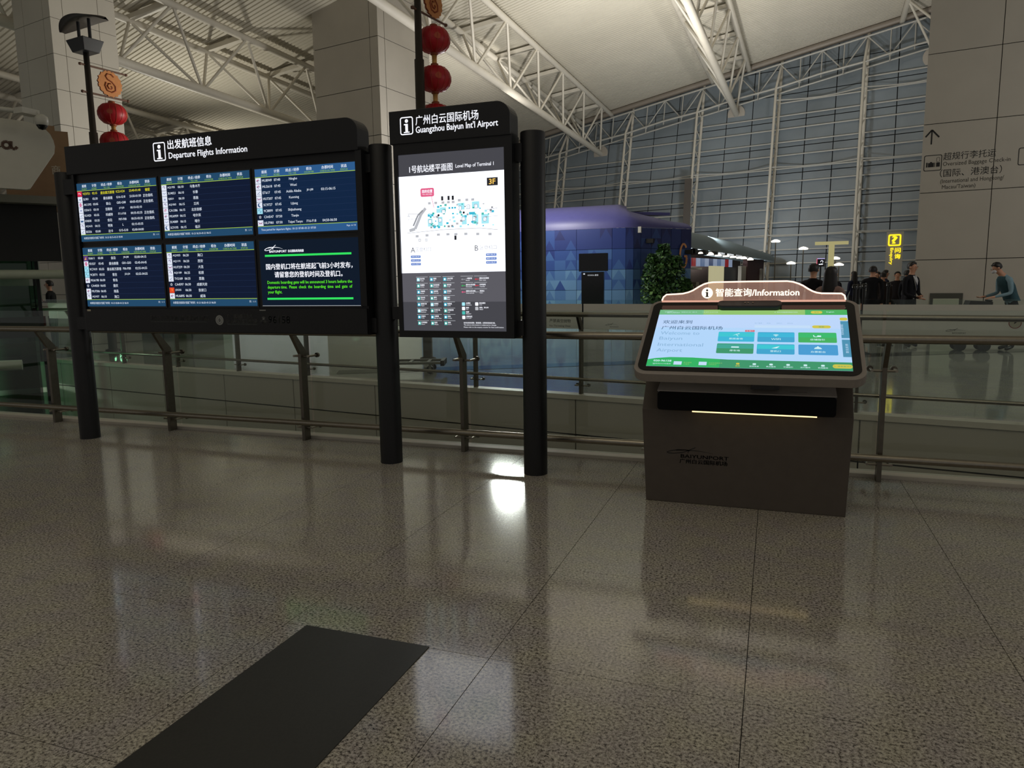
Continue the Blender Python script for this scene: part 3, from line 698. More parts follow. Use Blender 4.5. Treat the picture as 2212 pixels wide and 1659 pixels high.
l.t('1号航站楼平面图', -2.674, 2.322, 0.056, 0.362, m=SW, bold=.008, z=.001); l.t('Level Map of Terminal 1', -2.286, 2.330, 0.034, 0.306, m=SW, bold=.006, z=.001)
K = {'y': lit('map_black', (40, 40, 44)), 'c': lit('map_cyan', (64, 186, 214)), 'l': lit('map_light_cyan', (170, 236, 248)), 'g': lit('map_grey', (150, 152, 158)), 'h': lit('map_pale_grey', (188, 190, 196)), 't': lit('map_teal', (76, 190, 180)), 'k': lit('map_pink', (228, 96, 136)), 'b': lit('map_blue', (110, 140, 206)), 'o': lit('map_amber', (252, 204, 96)), 'r': lit('map_red', (206, 62, 78)), 'e': lit('map_green', (60, 176, 96))}
l.rect(-2.036, 2.193, -1.949, 2.251, K['y'], .001); l.t('3F', -2.018, 2.203, 0.038, 0.050, m=K['o'], bold=.02, z=.002)
l.t('出发大厅', -2.036, 2.160, 0.018, 0.086, m=K['h'], z=.001); l.t('Departure Hall', -2.036, 2.150, 0.006, 0.086, m=K['h'], z=.001)
l.shape(rrect(-2.585, 2.140, -2.470, 2.204, .012, 4), K['k'], .001); l.t('您的位置', -2.572, 2.168, 0.024, 0.088, m=SW, bold=.02, z=.002); l.t('YOU ARE HERE', -2.570, 2.153, 0.009, 0.084, m=SW, z=.002)
l.line([(-2.494, 2.142), (-2.474, 2.055)], .004, K['k'], .001)
l.t('S', -2.331, 2.205, .016, m=K['h'], z=.001)
for x in (-2.403, -2.350, -2.315): l.rect(x - .009, 2.105, x + .009, 2.137, K['y'], .001)
for x in (-2.512, -2.458, -2.398, -2.352, -2.313, -2.262, -2.200, -2.152): l.rect(x - .012, 2.081 + (.010 if x > -2.27 else 0), x + .012, 2.099 + (.010 if x > -2.27 else 0), K['h'], .001)
for x, z in ((-2.625, 1.846), (-2.540, 1.850), (-2.443, 1.852), (-2.363, 1.852), (-2.297, 1.850), (-2.214, 1.850), (-2.117, 1.846), (-2.018, 1.842)): l.rect(x - .013, z - .009, x + .013, z + .009, K['h'], .001)
l.rect(-2.310, 1.808, -2.292, 1.840, K['y'], .001)
for x in (-2.604, -2.547): l.ring(rrect(x - .010, 1.805, x + .010, 1.825, .003, 2), rrect(x - .006, 1.809, x + .006, 1.821, .002, 2), K['g'], .001)
l.line([(-2.712, 1.872), (-2.40, 1.888), (-2.1, 1.888), (-1.955, 1.872)], .0045, K['h'], .001)
l.line([(-2.690, 1.890), (-2.640, 1.902), (-2.585, 2.012), (-2.545, 2.055)], .024, K['h'], .001); l.line([(-2.655, 1.925), (-2.612, 2.005), (-2.570, 2.040)], .013, K['g'], .0015)
l.t('A', -2.704, 1.992, .022, m=K['g'], z=.001); l.t('区登机口', -2.684, 1.996, .012, .055, m=K['h'], z=.001); l.line([(-2.70, 2.018), (-2.60, 2.012)], .003, K['g'], .001); l.line([(-2.70, 1.975), (-2.62, 1.980)], .003, K['h'], .001)
l.t('B', -2.012, 1.994, .022, m=K['g'], z=.001); l.t('区登机口', -1.992, 1.998, .012, .055, m=K['h'], z=.001); l.line([(-2.06, 2.018), (-1.95, 2.030)], .003, K['g'], .001); l.line([(-2.06, 1.970), (-1.95, 1.972)], .003, K['h'], .001)
rr = random.Random(11)
for (x, z, w1, h1, c) in ((-2.51, 1.945, .040, .06, 'l'), (-2.425, 1.950, .040, .07, 'l'), (-2.225, 1.955, .040, .07, 'l'), (-2.135, 1.955, .050, .07, 'l'), (-2.055, 1.955, .06, .07, 'l'), (-2.40, 2.035, .05, .04, 'l'), (-2.245, 2.055, .05, .05, 'l'), (-2.13, 2.06, .06, .05, 'l'), (-2.505, 2.0, .05, .02, 'c'), (-2.43, 2.03, .05, .03, 'l'), (-2.16, 2.0, .05, .02, 'c')): l.rect(x - w1 / 2, z - h1 / 2, x + w1 / 2, z + h1 / 2, K[c], .0008)
for i in range(70):
    x = rr.uniform(-2.52, -1.99); z = rr.uniform(1.905, 2.075); q = rr.choice((.006, .008, .010)); l.rect(x - q, z - q * .8, x + q, z + q * .8, K[rr.choice('cctltgh')], .0012)
for ch, x, z in (('F', -2.395, 2.022), ('E', -2.258, 2.043), ('D', -2.190, 2.048), ('C', -2.128, 2.050), ('J', -2.510, 1.953), ('K', -2.425, 1.960), ('L', -2.232, 1.962), ('M', -2.145, 1.958), ('N', -2.057, 1.953)):
    l.rect(x - .014, z - .015, x + .014, z + .015, LWH, .0016); l.ring(rrect(x - .014, z - .015, x + .014, z + .015, .004, 3), rrect(x - .011, z - .012, x + .011, z + .012, .003, 3), lit('map_slate', (66, 110, 140)), .002); l.t(ch, x, z - .008, .016, al='C', m=lit('map_slate', (66, 110, 140)), z=.002)
for x, z in ((-2.437, 1.997), (-2.227, 2.008)): l.shape(arc(x, z, .009, 0, 2 * PI, 14)[:-1], K['y'], .002)
for x in (-2.345, -2.320, -2.298): l.rect(x - .008, 2.040, x + .008, 2.054, K['c'], .0015)
for ch, x, px in (('A', -2.685, -2.686), ('B', -2.143, -2.054)):
    l.t(ch, x, 1.722, .040, m=lit('map_char', (66, 68, 72)), z=.001); l.t('区登机口', x + .042, 1.730, .030, .134, m=K['g'], z=.001); l.t('Area Boarding Gates', x + .043, 1.716, .010, .132, m=K['h'], z=.001)
    for q, s in enumerate(('01-06,1F', '07-12,1F', '13-18,1F')):
        zz = 1.680 - .0285 * q; l.shape(rrect(px, zz, px + .086, zz + .020, .005, 3), K['b'], .001); l.t(ch + s, px + .043, zz + .005, .010, .066, al='C', m=SW, z=.002)
zhs = ['洗手间', '吸烟室', '书报吧', '饮水处', '超规行李', '商务中心', '手推车', '行李寄存', '直梯', '自动扶梯', '急救室', '餐饮', '母婴室', '行李打包', '无障碍', '电话', '儿童乐园', '贵宾室', '问询处', '银行', '取款机', '失物招领', '充电', '安检']
ens = ['Toilet', 'Smoking', 'Books', 'Water', 'Baggage', 'Business', 'Trolley', 'Deposit', 'Lift', 'Escalator', 'First aid', 'Food', 'Nursery', 'Packing', 'Barrier free', 'Phone', 'Play area', 'Lounge', 'Enquiry', 'Bank', 'ATM', 'Lost', 'Charging', 'Security']
for ci, x in enumerate((-2.640, -2.526, -2.412)):
    for ri in range(8):
        zz = 1.510 - .0485 * ri; l.rect(x - .006, zz + .022, x + .094, zz + .0245, SWD, .001)
        l.rect(x, zz - .010, x + .025, zz + .016, K['l'] if (ri + ci) % 5 == 0 else K['t' if ri % 2 else 'c'], .001); l.rect(x + .006, zz - .004, x + .019, zz + .010, SW, .0015)
        l.t(zhs[ci * 8 + ri], x + .029, zz + .003, .012, m=SW, bold=.02, z=.001); l.t(ens[ci * 8 + ri], x + .029, zz - .010, .009, m=SW, z=.001)
for q, (x, zz, c, a, b) in enumerate(((-2.262, 1.510, 'g', '一般旅客', 'Route'), (-2.150, 1.510, 'r', '国际出发通道', 'Exit route'), (-2.262, 1.462, 'e', '国内出发流程', 'Domestic'), (-2.150, 1.462, 'r', '中转旅客', 'Transfer'), (-2.262, 1.414, 'k', '国际出发流程', 'International'), (-2.150, 1.414, 'g', '港澳台', 'Region'))):
    l.rect(x - .004, zz + .022, x + .10, zz + .0245, SWD, .001)
    l.line([(x + .006, zz), (x + .034, zz)], .005, K[c], .001); l.shape([(x, zz), (x + .012, zz - .008), (x + .012, zz + .008)], K[c], .001)
    l.t(a, x + .040, zz + .001, .012, m=SW, bold=.02, z=.001); l.t(b, x + .040, zz - .012, .009, m=SW, z=.001)
for (x, zz, c, a, b) in ((-2.260, 1.322, 'l', '办票区', 'Check-in'), (-2.150, 1.322, 'w', '商业餐饮', 'Shops'), (-2.260, 1.288, 'w', '商店', 'Shop'), (-2.150, 1.288, 'h', '其他，非公共', 'Other'), (-2.260, 1.255, 't', '电梯', 'Elevator'), (-2.260, 1.220, 'w', '非服务区', 'Non public')):
    l.shape(rrect(x, zz - .013, x + .026, zz + .013, .004, 3), SW if c == 'w' else K[c], .001); l.t(a, x + .034, zz + .001, .012, m=SW, bold=.02, z=.001); l.t(b, x + .034, zz - .011, .009, m=SW, z=.001)
l.t('标识信息如有更新，敬请留意，以现场实际信息为准。', -2.248, 1.172, .013, .26, m=SW, bold=.01, z=.001)
l.t('The above information is subjected to change.', -2.248, 1.155, .012, .27, m=SW, z=.001); l.t('Please refer to the enquiry counter for final confirmation.', -2.248, 1.138, .012, .33, m=SW, z=.001)
flush_letters(l, 'print', ps, SW)

# ------------------------------------------------------------------ information kiosk
KM = mat('kiosk_brown_grey', (156, 148, 141), 0.45, 0.15, 0.4, noise=0.03, nscale=30); KB = mat('kiosk_base', (92, 84, 77), 0.5, 0.25, 0.35, noise=0.05, nscale=15)
ks = thing('information_kiosk', 'touch screen information kiosk with tilted lit screen on a brown grey pedestal', 'kiosk', (-0.16, 5.05, 0))
# pedestal: tapering front, sloping shoulders
prof = [(4.79, 0.0), (5.42, 0.0), (5.42, 0.83), (5.02, 0.83), (4.79, 0.628)]
pd = MB(); A = []; 
def xw(z, s): return (-0.781 - 0.051 * z) if s == 0 else (0.461 + 0.030 * z)
pd.prism(prof, lambda a, b, s: (xw(b, s), a, b), KB)
ped = pd.build('pedestal', KB, ks, bevel=0.006)
l = Letters(SIGN(4.789)); INK = mat('black_ink', (16, 16, 17), 0.6)
swoosh(l, -0.645, 0.335, 0.30, 0.050, INK); l.t('BAIYUNPORT', -0.553, 0.311, 0.024, 0.305, m=INK, bold=.02); l.t('广州白云国际机场', -0.560, 0.274, 0.030, 0.305, m=INK, bold=.03)
flush_letters(l, 'lettering', ped, INK)
for x0, x1 in ((-0.80, -0.66), (0.335, 0.468)): MB().box((x0, 4.99, 0.79), (x1, 5.36, 0.96), BLACK).build('neck', BLACK, ks)
MB().box((-0.66, 5.1, 0.80), (0.335, 5.36, 1.0), BLACK).build('neck', BLACK, ks)
JET = mat('jet_black', (9, 9, 11), 0.6, 0, 0.15, noise=0.1)
# printer box with rounded front under the screen
bx = MB(); bx.prism(rrect(-0.70, 0.645, 0.372, 0.768, 0.02, 4), lambda a, b, s: (a, 4.70 + 0.30 * s, b), JET)
bo = bx.build('printer_box', JET, ks, bevel=0.004)
MB().prism([(4.695, .768), (4.695, .774), (4.98, .852), (4.98, .844)], lambda a, b, s: (-0.700 + 1.072 * s, a, b), KM).build('tray', KM, bo)
MB().box((-0.125, 4.76, 0.775), (0.045, 4.90, 0.842), BLACKG).build('scanner', BLACKG, ks, bevel=0.006)
MB().box((0.105, 4.735, 0.776), (0.205, 4.755, 0.786), BLACK).build('card_slot', BLACK, ks)
MB().box((-0.477, 4.702, 0.638), (0.266, 4.712, 0.646), lit('led_amber', (255, 222, 150), 2.2)).build('light_strip', MATS['led_amber'], ks)
TA = math.radians(29.44); KX = frame((-0.76, 4.6, 0.941), (1, 0, 0), (0, math.cos(TA), math.sin(TA)))
tb = MB(); tb.prism(rrect(-0.077, -0.078, 1.277, 0.812, 0.085, 8), lambda a, b, s: KX @ Vector((a, b, -0.004 - 0.062 * s)), KM)
tab = tb.build('screen_housing', KM, ks, bevel=0.004)
bz = MB(); bz.prism(rrect(-0.054, -0.044, 1.252, 0.782, 0.065, 8), lambda a, b, s: KX @ Vector((a, b, 0.0 - 0.01 * s)), mat('screen_glass_black', (16, 14, 14), 0.08, 0, 0.5))
bzo = bz.build('bezel', MATS['screen_glass_black'], ks)
l = Letters(KX @ Matrix.Translation((0, 0, 0.0008)))
U = {'bg': lit('ui_sky', (178, 214, 250), 1.0), 'gt': lit('ui_green', (70, 176, 96), 1.0), 'gt2': lit('ui_lime', (146, 196, 112), 1.0), 'gb': lit('ui_green_low', (64, 150, 108), 1.0), 'gb2': lit('ui_green_left', (52, 178, 100), 1.0), 'tx': lit('ui_slate', (66, 96, 128), 1.0), 'tp': lit('ui_pale_text', (138, 178, 214), 1.0), 'te': lit('ui_teal', (62, 198, 210), 1.0), 't2': lit('ui_blue', (66, 164, 206), 1.0), 'g1': lit('ui_leaf', (60, 186, 110), 1.0), 'g2': lit('ui_jade', (66, 166, 148), 1.0), 'b1': lit('ui_azure', (62, 182, 216), 1.0), 'b2': lit('ui_sea', (74, 156, 210), 1.0), 'wh': lit('ui_white', (206, 240, 244), 1.0), 'ye': lit('ui_yellow', (206, 196, 76), 1.0), 'rd': lit('ui_red', (214, 98, 104), 1.0), 'sd': lit('ui_tab', (78, 146, 178), 1.0), 'bl': lit('ui_pale_blue', (196, 222, 248), 1.0)}
l.rect(0, 0, 1.203, 0.677, U['bg']); l.rect(0.0, 0.45, 1.203, 0.613, lit('ui_sky_top', (188, 214, 250), 1.0), .0003)
l.rect(0, 0.613, 0.30, 0.677, lit('ui_green_fade', (112, 184, 132), 1.0), .0006); l.rect(0.30, 0.613, 0.95, 0.677, U['gt2'], .0006); l.rect(0.95, 0.613, 1.203, 0.677, U['gt'], .0006)
l.shape([(0, 0), (1.203, 0), (1.203, .085), (.5, .088), (.28, .102), (.14, .102), (.05, .088), (0, .072)], U['gb'], .0006); l.shape([(0, 0), (.45, 0), (.45, .089), (.28, .102), (.14, .102), (.05, .088), (0, .072)], U['gb2'], .0009)
swoosh(l, .035, .644, .09, .016, U['wh'], .001); l.t('BAIYUNPORT', .055, .632, .012, .085, m=U['wh'], z=.001)
for x, s in ((.15, '2025-01-21  00:15'), (.29, '广州 天气 12~18 ℃ 优')): l.t(s, x, .640, .010, m=U['wh'], z=.001)
l.t('✦  请用手指触摸屏幕进行查询', .76, .640, .010, m=U['wh'], z=.001); l.shape(rrect(.985, .628, 1.055, .660, .015, 4), U['ye'], .001); l.t('简体', 1.02, .637, .014, al='C', m=U['gt'], z=.0015); l.t('English', 1.08, .638, .016, m=U['wh'], z=.001)
l.t('欢迎来到', .040, .497, .044, .195, m=U['tx'], bold=.004, z=.001); l.t('广州白云国际机场', .040, .424, .044, .400, m=U['tx'], bold=.004, z=.001)
for s, y, w1 in (('Welcome to', .362, .255), ('Baiyun', .288, .150), ('International', .226, .290), ('Airport', .150, .165)): l.t(s, .042, y, .038 if 'y' not in s and 'p' not in s else .048, w1, m=U['tp'], z=.001)
for (x0, y0, x1, y1, c1_, c2_, s, ic) in ((.419, .289, .644, .402, 'te', 'b1', '航班查询', 'p'), (.663, .289, .885, .402, 'b1', 't2', 'WIFI', 'w'), (.907, .289, 1.129, .402, 'g1', 'gt', '店铺指引', 's'), (.419, .155, .644, .266, 'g2', 'gb', '停车场', 'c'), (.663, .155, .885, .266, 'te', 't2', '登机口', 'd'), (.907, .155, 1.131, .266, 'b2', 'b2', '办票柜台', 'b')):
    l.shape(rrect(x0, y0, x1, y1, .008, 3), U[c2_], .001); l.rect(x0, (y0 + y1) / 2, x1, y1 - .008, U[c1_], .0013)
    cx = (x0 + x1) / 2; l.t(s, cx, y0 + .022, .020, al='C', m=U['wh'], bold=.01, z=.002); cy = y0 + .075
    if ic == 'p': l.shape([(cx - .022, cy - .006), (cx + .022, cy + .014), (cx + .016, cy + .02), (cx - .012, cy + .002)], U['wh'], .002); l.shape([(cx - .005, cy + .02), (cx + .005, cy), (cx + .016, cy - .016), (cx + .006, cy - .012)], U['wh'], .002)
    elif ic == 'w':
        for r_ in (.012, .021): l.line(arc(cx, cy - .012, r_, PI * .25, PI * .75, 8), .006, U['wh'], .002)
        l.shape(arc(cx, cy - .010, .004, 0, 2 * PI, 8)[:-1], U['wh'], .002)
    elif ic == 'b': l.shape(arc(cx, cy - .012, .022, 0, PI, 10), U['wh'], .002); l.rect(cx - .004, cy + .008, cx + .004, cy + .018, U['wh'], .002)
    elif ic == 'c': l.shape(rrect(cx - .024, cy - .012, cx + .024, cy + .002, .004, 3), U['wh'], .002)
    elif ic == 'd': l.shape([(cx - .024, cy - .012), (cx + .006, cy - .012), (cx + .024, cy + .010), (cx + .012, cy + .008)], U['wh'], .002)
    else: l.line([(cx - .022, cy + .008), (cx - .018, cy - .012), (cx, cy - .012), (cx + .01, cy + .004)], .006, U['wh'], .002); l.rect(cx, cy - .013, cx + .022, cy + .004, U['wh'], .002)
l.rect(.584, .404, .643, .425, U['rd'], .001); l.t('日 热门', .613, .408, .012, al='C', m=U['wh'], z=.0015)
l.rect(.640, .455, .978, .484, U['bl'], .001); l.shape(rrect(.990, .452, 1.10, .486, .016, 4), U['ye'], .001); l.t('搜索', 1.045, .460, .016, al='C', m=U['gb'], z=.0015)
for x, s in ((.64, '热门搜索'), (.715, '航班'), (.775, '登机口'), (.84, '停车场')): l.t(s, x, .503, .011, m=U['tp'], z=.001)
l.rect(1.157, .343, 1.203, .538, U['sd'], .001); l.rect(1.157, .140, 1.203, .326, U['sd'], .001); l.shape(rrect(1.155, .545, 1.200, .580, .012, 4), U['ye'], .001)
l.t('机场设施导航', 1.172, .38, .016, .12, al='L', m=U['bl'], z=.0015, rot=PI / 2); l.t('意见反馈', 1.190, .18, .016, .10, al='L', m=U['bl'], z=.0015, rot=PI / 2)
l.t('020-96158', .040, .050, .020, .112, m=U['wh'], bold=.02, z=.0015); l.t('机场24小时服务', .055, .022, .012, .098, m=U['wh'], z=.0015); l.t('☎', .038, .020, .014, m=U['wh'], z=.0015)
l.rect(.169, .020, .219, .056, U['bl'], .0015); l.rect(.324, .021, .372, .057, U['bl'], .0015)
l.t('官方微信', .230, .040, .012, m=U['gt2'], z=.0015); l.t('小程序', .230, .022, .012, m=U['gt2'], z=.0015); l.t('白云机场服务号', .385, .041, .011, m=U['gt2'], z=.0015); l.t('扫码关注', .385, .024, .011, m=U['gt2'], z=.0015)
for q, s in enumerate(('首页', '航班信息', '商业服务', '交通指引', '出行服务', '机场服务')):
    x = .558 + .0968 * q; l.t(s, x, .016, .013, al='C', m=U['wh'] if q else U['ye'], bold=.01, z=.0015); l.shape(rrect(x - .010, .036, x + .010, .054, .005, 3), U['wh'] if q else U['ye'], .0015)
l.shape(rrect(1.095, .022, 1.203, .062, .018, 4), U['ye'], .0015); l.t('✎ 满意度评价', 1.15, .034, .015, al='C', m=U['gb'], z=.002)
flush_letters(l, 'display', bzo, U['wh'])
cm = MB(); cm.prism(rrect(0.388, 0.664, 0.806, 0.752, 0.040, 6), lambda a, b, s: KX @ Vector((a, b, 0.036 - 0.036 * s)), BLACK)
cmo = cm.build('camera_bar', BLACK, ks, bevel=0.01)
for dx in (-.02, .0, .03): MB().tube([KX @ Vector((.59 + dx, .71, .036)), KX @ Vector((.59 + dx, .71, .039))], 0.006, 10, STEELD).build('lens', STEELD, cmo)
# edge-lit acrylic crest standing on the top edge
crest = [(-0.757, 1.338), (-0.748, 1.362), (-0.726, 1.380), (-0.66, 1.383), (-0.613, 1.386), (-0.575, 1.395), (-0.543, 1.408), (-0.505, 1.432), (-0.471, 1.450), (-0.44, 1.459), (-0.409, 1.463), (-0.165, 1.465), (0.075, 1.464), (0.11, 1.459), (0.145, 1.447), (0.174, 1.433), (0.205, 1.412), (0.233, 1.396), (0.26, 1.386), (0.291, 1.381), (0.36, 1.380), (0.411, 1.379), (0.43, 1.366), (0.437, 1.338)]
ACR = glassmat('acrylic', (0.93, 0.84, 0.80), 0.05, film=(235, 190, 170), opac=0.10, glow=((238, 190, 172), 0.11))
cr = MB(); cr.prism(crest, lambda a, b, s: (a, 5.235 + 0.012 * s, b), ACR); cro = cr.build('acrylic_crest', ACR, ks)
EDG = lit('crest_edge_light', (255, 218, 200), 1.9)
MB().tube([(a, 5.241, b) for a, b in crest], 0.0052, 6, EDG).build('edge_light', EDG, cro)
MB().box((-0.757, 5.228, 1.326), (0.437, 5.254, 1.338), lit('crest_base_light', (226, 172, 150), 1.0)).build('light_bar', MATS['crest_base_light'], cro)
l = Letters(SIGN(5.232)); CRW = lit('crest_text', (255, 244, 226), 1.35)
ci = arc(-0.445, 1.3895, 0.038, 0, 2 * PI, 28)[:-1]; l.shape(ci, CRW)
DKI = mat('crest_i', (84, 66, 60), 0.5); l.rect(-.452, 1.362, -.439, 1.396, DKI, .001); l.shape(arc(-.446, 1.408, .0075, 0, 2 * PI, 12)[:-1], DKI, .001); l.rect(-.456, 1.390, -.446, 1.396, DKI, .001); l.rect(-.458, 1.362, -.433, 1.367, DKI, .001)
l.t('智能查询/Information', -0.388, 1.364, 0.055, 0.540, m=CRW, bold=.02)
flush_letters(l, 'lettering', cro, CRW)
# ================================================================== BEYOND THE OPENING
# ------------------------------------------------------------------ far glass railing with the frosted band
FILM = glassmat('frosted_film', (0.9, 0.92, 0.9), 0.05, film=(236, 232, 226), opac=0.9)
t = thing('glass_railing', 'far glass railing with a frosted band on the other side of the opening', 'railing', tuple(FO))
MB().tube([(CS, -0.06, 1.062), (14, -0.06, 1.062)], 0.032, 12, STEEL, X=HX).build('handrail', STEEL, t)
MB().tube([(CS, 0.0, 0.218), (14, 0.0, 0.218)], 0.022, 10, STEEL, X=HX).build('lower_rail', STEEL, t)
FP = [-14.6 + 0.0, -13.8, -12.17, -10.55, -8.92, -7.29, -5.67, -4.04, -2.41, -0.75, 0.88, 2.53, 4.17, 5.8, 7.43]
FP = FP[1:]
for s in FP:
    m = MB(); m.prism([(0.05, 0.0), (0.13, 0.0), (0.13, 0.9), (0.03, 1.04), (-0.05, 1.04), (0.05, 0.86)], lambda a, b, q, s=s: (s - 0.016 + 0.032 * q, a, b), STEELD, X=HX)
    p = m.build('post', STEELD, t)
    clamp_mesh(s, 0.123, 0.08, 0.16, HX).build('glass_clamp', STEEL, p)
ed = [CS] + FP + [9.0]
INKG = mat('grey_ink', (70, 72, 70), 0.7)
for i, (a, b) in enumerate(zip(ed[:-1], ed[1:])):
    g = MB().box((a + .012, 0.145, 0.03), (b - .012, 0.155, 1.245), GLASS, HX).build('glass_pane', GLASS, t)
    fb = MB().box((a + .012, 0.138, 0.865), (b - .012, 0.143, 1.192), FILM, HX).build('frosted_band', FILM, g)
    l = Letters(HX @ frame((0, 0.135, 0), (1, 0, 0), (0, 0, 1)))
    s0 = a + 0.05
    if b - a > 1.0:
        swoosh(l, a + .88 - .5 * (i % 2) if s0 < -6 else (a + 1.95 - 1.63 if a > -2.5 and a < -2.3 else a + .8), .915, .17, .035, INKG); 
        l.t('BAIYUNPORT', a + .38 if a > -2.5 and a < -2.3 else a + .86, .892, .016, .12, m=INKG)
        if a < -2.45 and a > -4.2: l.t('严禁高空抛物', b - .48, .945, .048, .31, m=INKG); l.t('No Throwing Over', b - .48, .882, .032, .31, m=INKG)
        if 0.8 < a < 1.0 or 2.5 < a < 2.6:
            cx = 2.27 if a < 1 else a + 1.3
            l.shape(arc(cx, 1.01, .055, 0, 2 * PI, 20)[:-1], mat('pale_decal', (196, 190, 170), 0.6), .001); l.shape([(cx - .01, 1.0), (cx + .03, 1.03), (cx + .015, 1.045), (cx - .005, 1.02)], mat('black_ink', (16, 16, 17), 0.6), .002)
            l.ring(arc(cx, 1.01, .055, 0, 2 * PI, 20)[:-1], arc(cx, 1.01, .048, 0, 2 * PI, 20)[:-1], mat('red_ring', (140, 60, 50), 0.6), .002)
    if l.req or l.mb.v: flush_letters(l, 'lettering', g, INKG)
# return railing at the left end of the opening
t = thing('glass_railing', 'short glass railing with a frosted band in front of the man in black', 'railing', tuple(hall(CS - 4, 0.9)))
MB().tube([(CS - 14, 0.9, 1.06), (CS - 0.1, 0.9, 1.06)], 0.03, 10, STEEL, X=HX).build('handrail', STEEL, t)
for q in range(8):
    a = CS - 0.1 - 1.7 * (q + 1); b = a + 1.7
    g = MB().box((a + .012, 0.965, 0.03), (b - .012, 0.975, 1.245), GLASS, HX).build('glass_pane', GLASS, t)
    MB().box((a + .012, 0.958, 0.86), (b - .012, 0.963, 1.16), FILM, HX).build('frosted_band', FILM, g)
    MB().box((b - .02, 0.91, 0), (b + .02, 0.95, 1.04), STEELD, HX).build('post', STEELD, t)

# ------------------------------------------------------------------ lantern posts
POLE = mat('dark_bronze_pole', (66, 60, 54), 0.5, 0.4); BAR = mat('brown_bar', (98, 66, 48), 0.55)
RED = mat('lantern_red', (172, 24, 34), 0.45, 0, 0.4, noise=0.12, nscale=9); GOLD = mat('lantern_gold', (206, 160, 92), 0.4, 0.3, noise=0.1, nscale=20); GOLDP = mat('lantern_print', (176, 70, 36), 0.5)
MED = mat('medallion_tan', (196, 128, 70), 0.6, noise=0.1, nscale=12); MEDD = mat('medallion_brown', (142, 66, 28), 0.6)
def lamp_post(base, dz, lab, side):
    t = thing('lamp_post', lab, 'lamp', (base[0], base[1], 0), 'lantern posts of the hall')
    B = Vector((base[0], base[1], 0)); X = frame(tuple(B), tuple(FA), tuple(FN))
    MB().lathe([(0.16, 0), (0.16, 0.04), (0.095, 0.06), (0.09, 5.0 + dz), (0.07, 5.0 + dz), (0.06, 6.74 + dz), (0.0, 6.74 + dz)], tuple(B), 20, POLE).build('pole', POLE, t)
    m = MB(); h0, h1 = 6.72 + dz, 6.98 + dz
    vs = [(-.22, -.18, h0), (.22, -.18, h0), (.22, .18, h0), (-.22, .18, h0), (-.32, -.25, h1), (.32, -.25, h1), (.32, .25, h1), (-.32, .25, h1)]
    m.add(vs, [(0, 3, 2, 1), (4, 5, 6, 7), (0, 1, 5, 4), (1, 2, 6, 5), (2, 3, 7, 6), (3, 0, 4, 7)], BLACK, X=X); m.build('lamp_box', BLACK, t, bevel=0.015)
    for sx in (-.2, .2): MB().tube([(sx, 0, h1), (sx, 0, 7.42 + dz)], 0.035, 8, BLACK, X=X).build('rod', BLACK, t)
    m = MB(); n = 16; vs = []; fs = []
    for i in range(n + 1):
        u = -1 + 2 * i / n; z = 7.47 + dz - 0.16 * u * u; d = 0.34 * (1 - 0.8 * abs(u) ** 2.2)
        vs += [(0.82 * u, -d, z - .03), (0.82 * u, 0, z + 0.03), (0.82 * u, d, z - .03), (0.82 * u, 0, z - 0.02)]
    for i in range(n):
        a, b = 4 * i, 4 * i + 4; fs += [(a, b, b + 1, a + 1), (a + 1, b + 1, b + 2, a + 2), (a + 2, b + 2, b + 3, a + 3), (a + 3, b + 3, b, a)]
    m.add(vs, fs, POLE, True, X); m.build('reflector', POLE, t)
    for z in (5.87 + dz, 6.46 + dz):
        MB().tube([(0, -0.16, z), (0, 0.92, z)], 0.022, 8, BAR, X=X).build('cross_bar', BAR, t)
        for yy in (-0.16, 0.92): MB().lathe([(0, -.035), (.035, -.02), (.035, .02), (0, .035)], tuple(X @ Vector((0, yy, z))), 10, BAR).build('finial', BAR, t)
    return X, B
def medallion(X, z, lab):
    cy = 0.5; m = MB(); R0 = 0.285
    t = thing('medallion', lab, 'ornament', tuple(X @ Vector((0, cy, z - R0))), 'snake medallions on the lantern posts')
    rim = [(cy + (R0 + 0.012 * math.sin(17 * a) + 0.008 * math.sin(31 * a)) * math.cos(a), z + (R0 + 0.012 * math.sin(17 * a) + 0.008 * math.sin(31 * a)) * math.sin(a)) for a in [2 * PI * k / 72 for k in range(72)]]
    m.prism(rim, lambda a, b, s: (0.02 - 0.04 * s, a, b), MED, MEDD, X); d = m.build('disc', MED, t)
    for face in (1, -1):
        mm = MB(); path = arc(cy, z - .06, .035, 0, -PI * 1.5, 8) + arc(cy, z - .06, .10, PI * 0.55, -PI * 0.62, 16)[::-1][0:0]
        path = [(cy + .02, z - .055), (cy + .045, z - .08), (cy + .02, z - .115), (cy - .04, z - .11), (cy - .075, z - .06), (cy - .05, z - .005), (cy + .01, z + .005)]
        path2 = [(cy - .10, z + .02), (cy - .13, z - .06), (cy - .09, z - .16), (cy + .02, z - .185), (cy + .12, z - .13), (cy + .12, z - .03), (cy + .04, z + .05), (cy - .06, z + .09), (cy - .10, z + .15), (cy - .05, z + .215), (cy + .04, z + .21), (cy + .09, z + .17)]
        for pth in (path, path2): mm.tube([X @ Vector((0.023 * face, a, b)) for a, b in pth], 0.016, 6, MEDD)
        mm.build('snake_relief', MEDD, t)
LANT = None
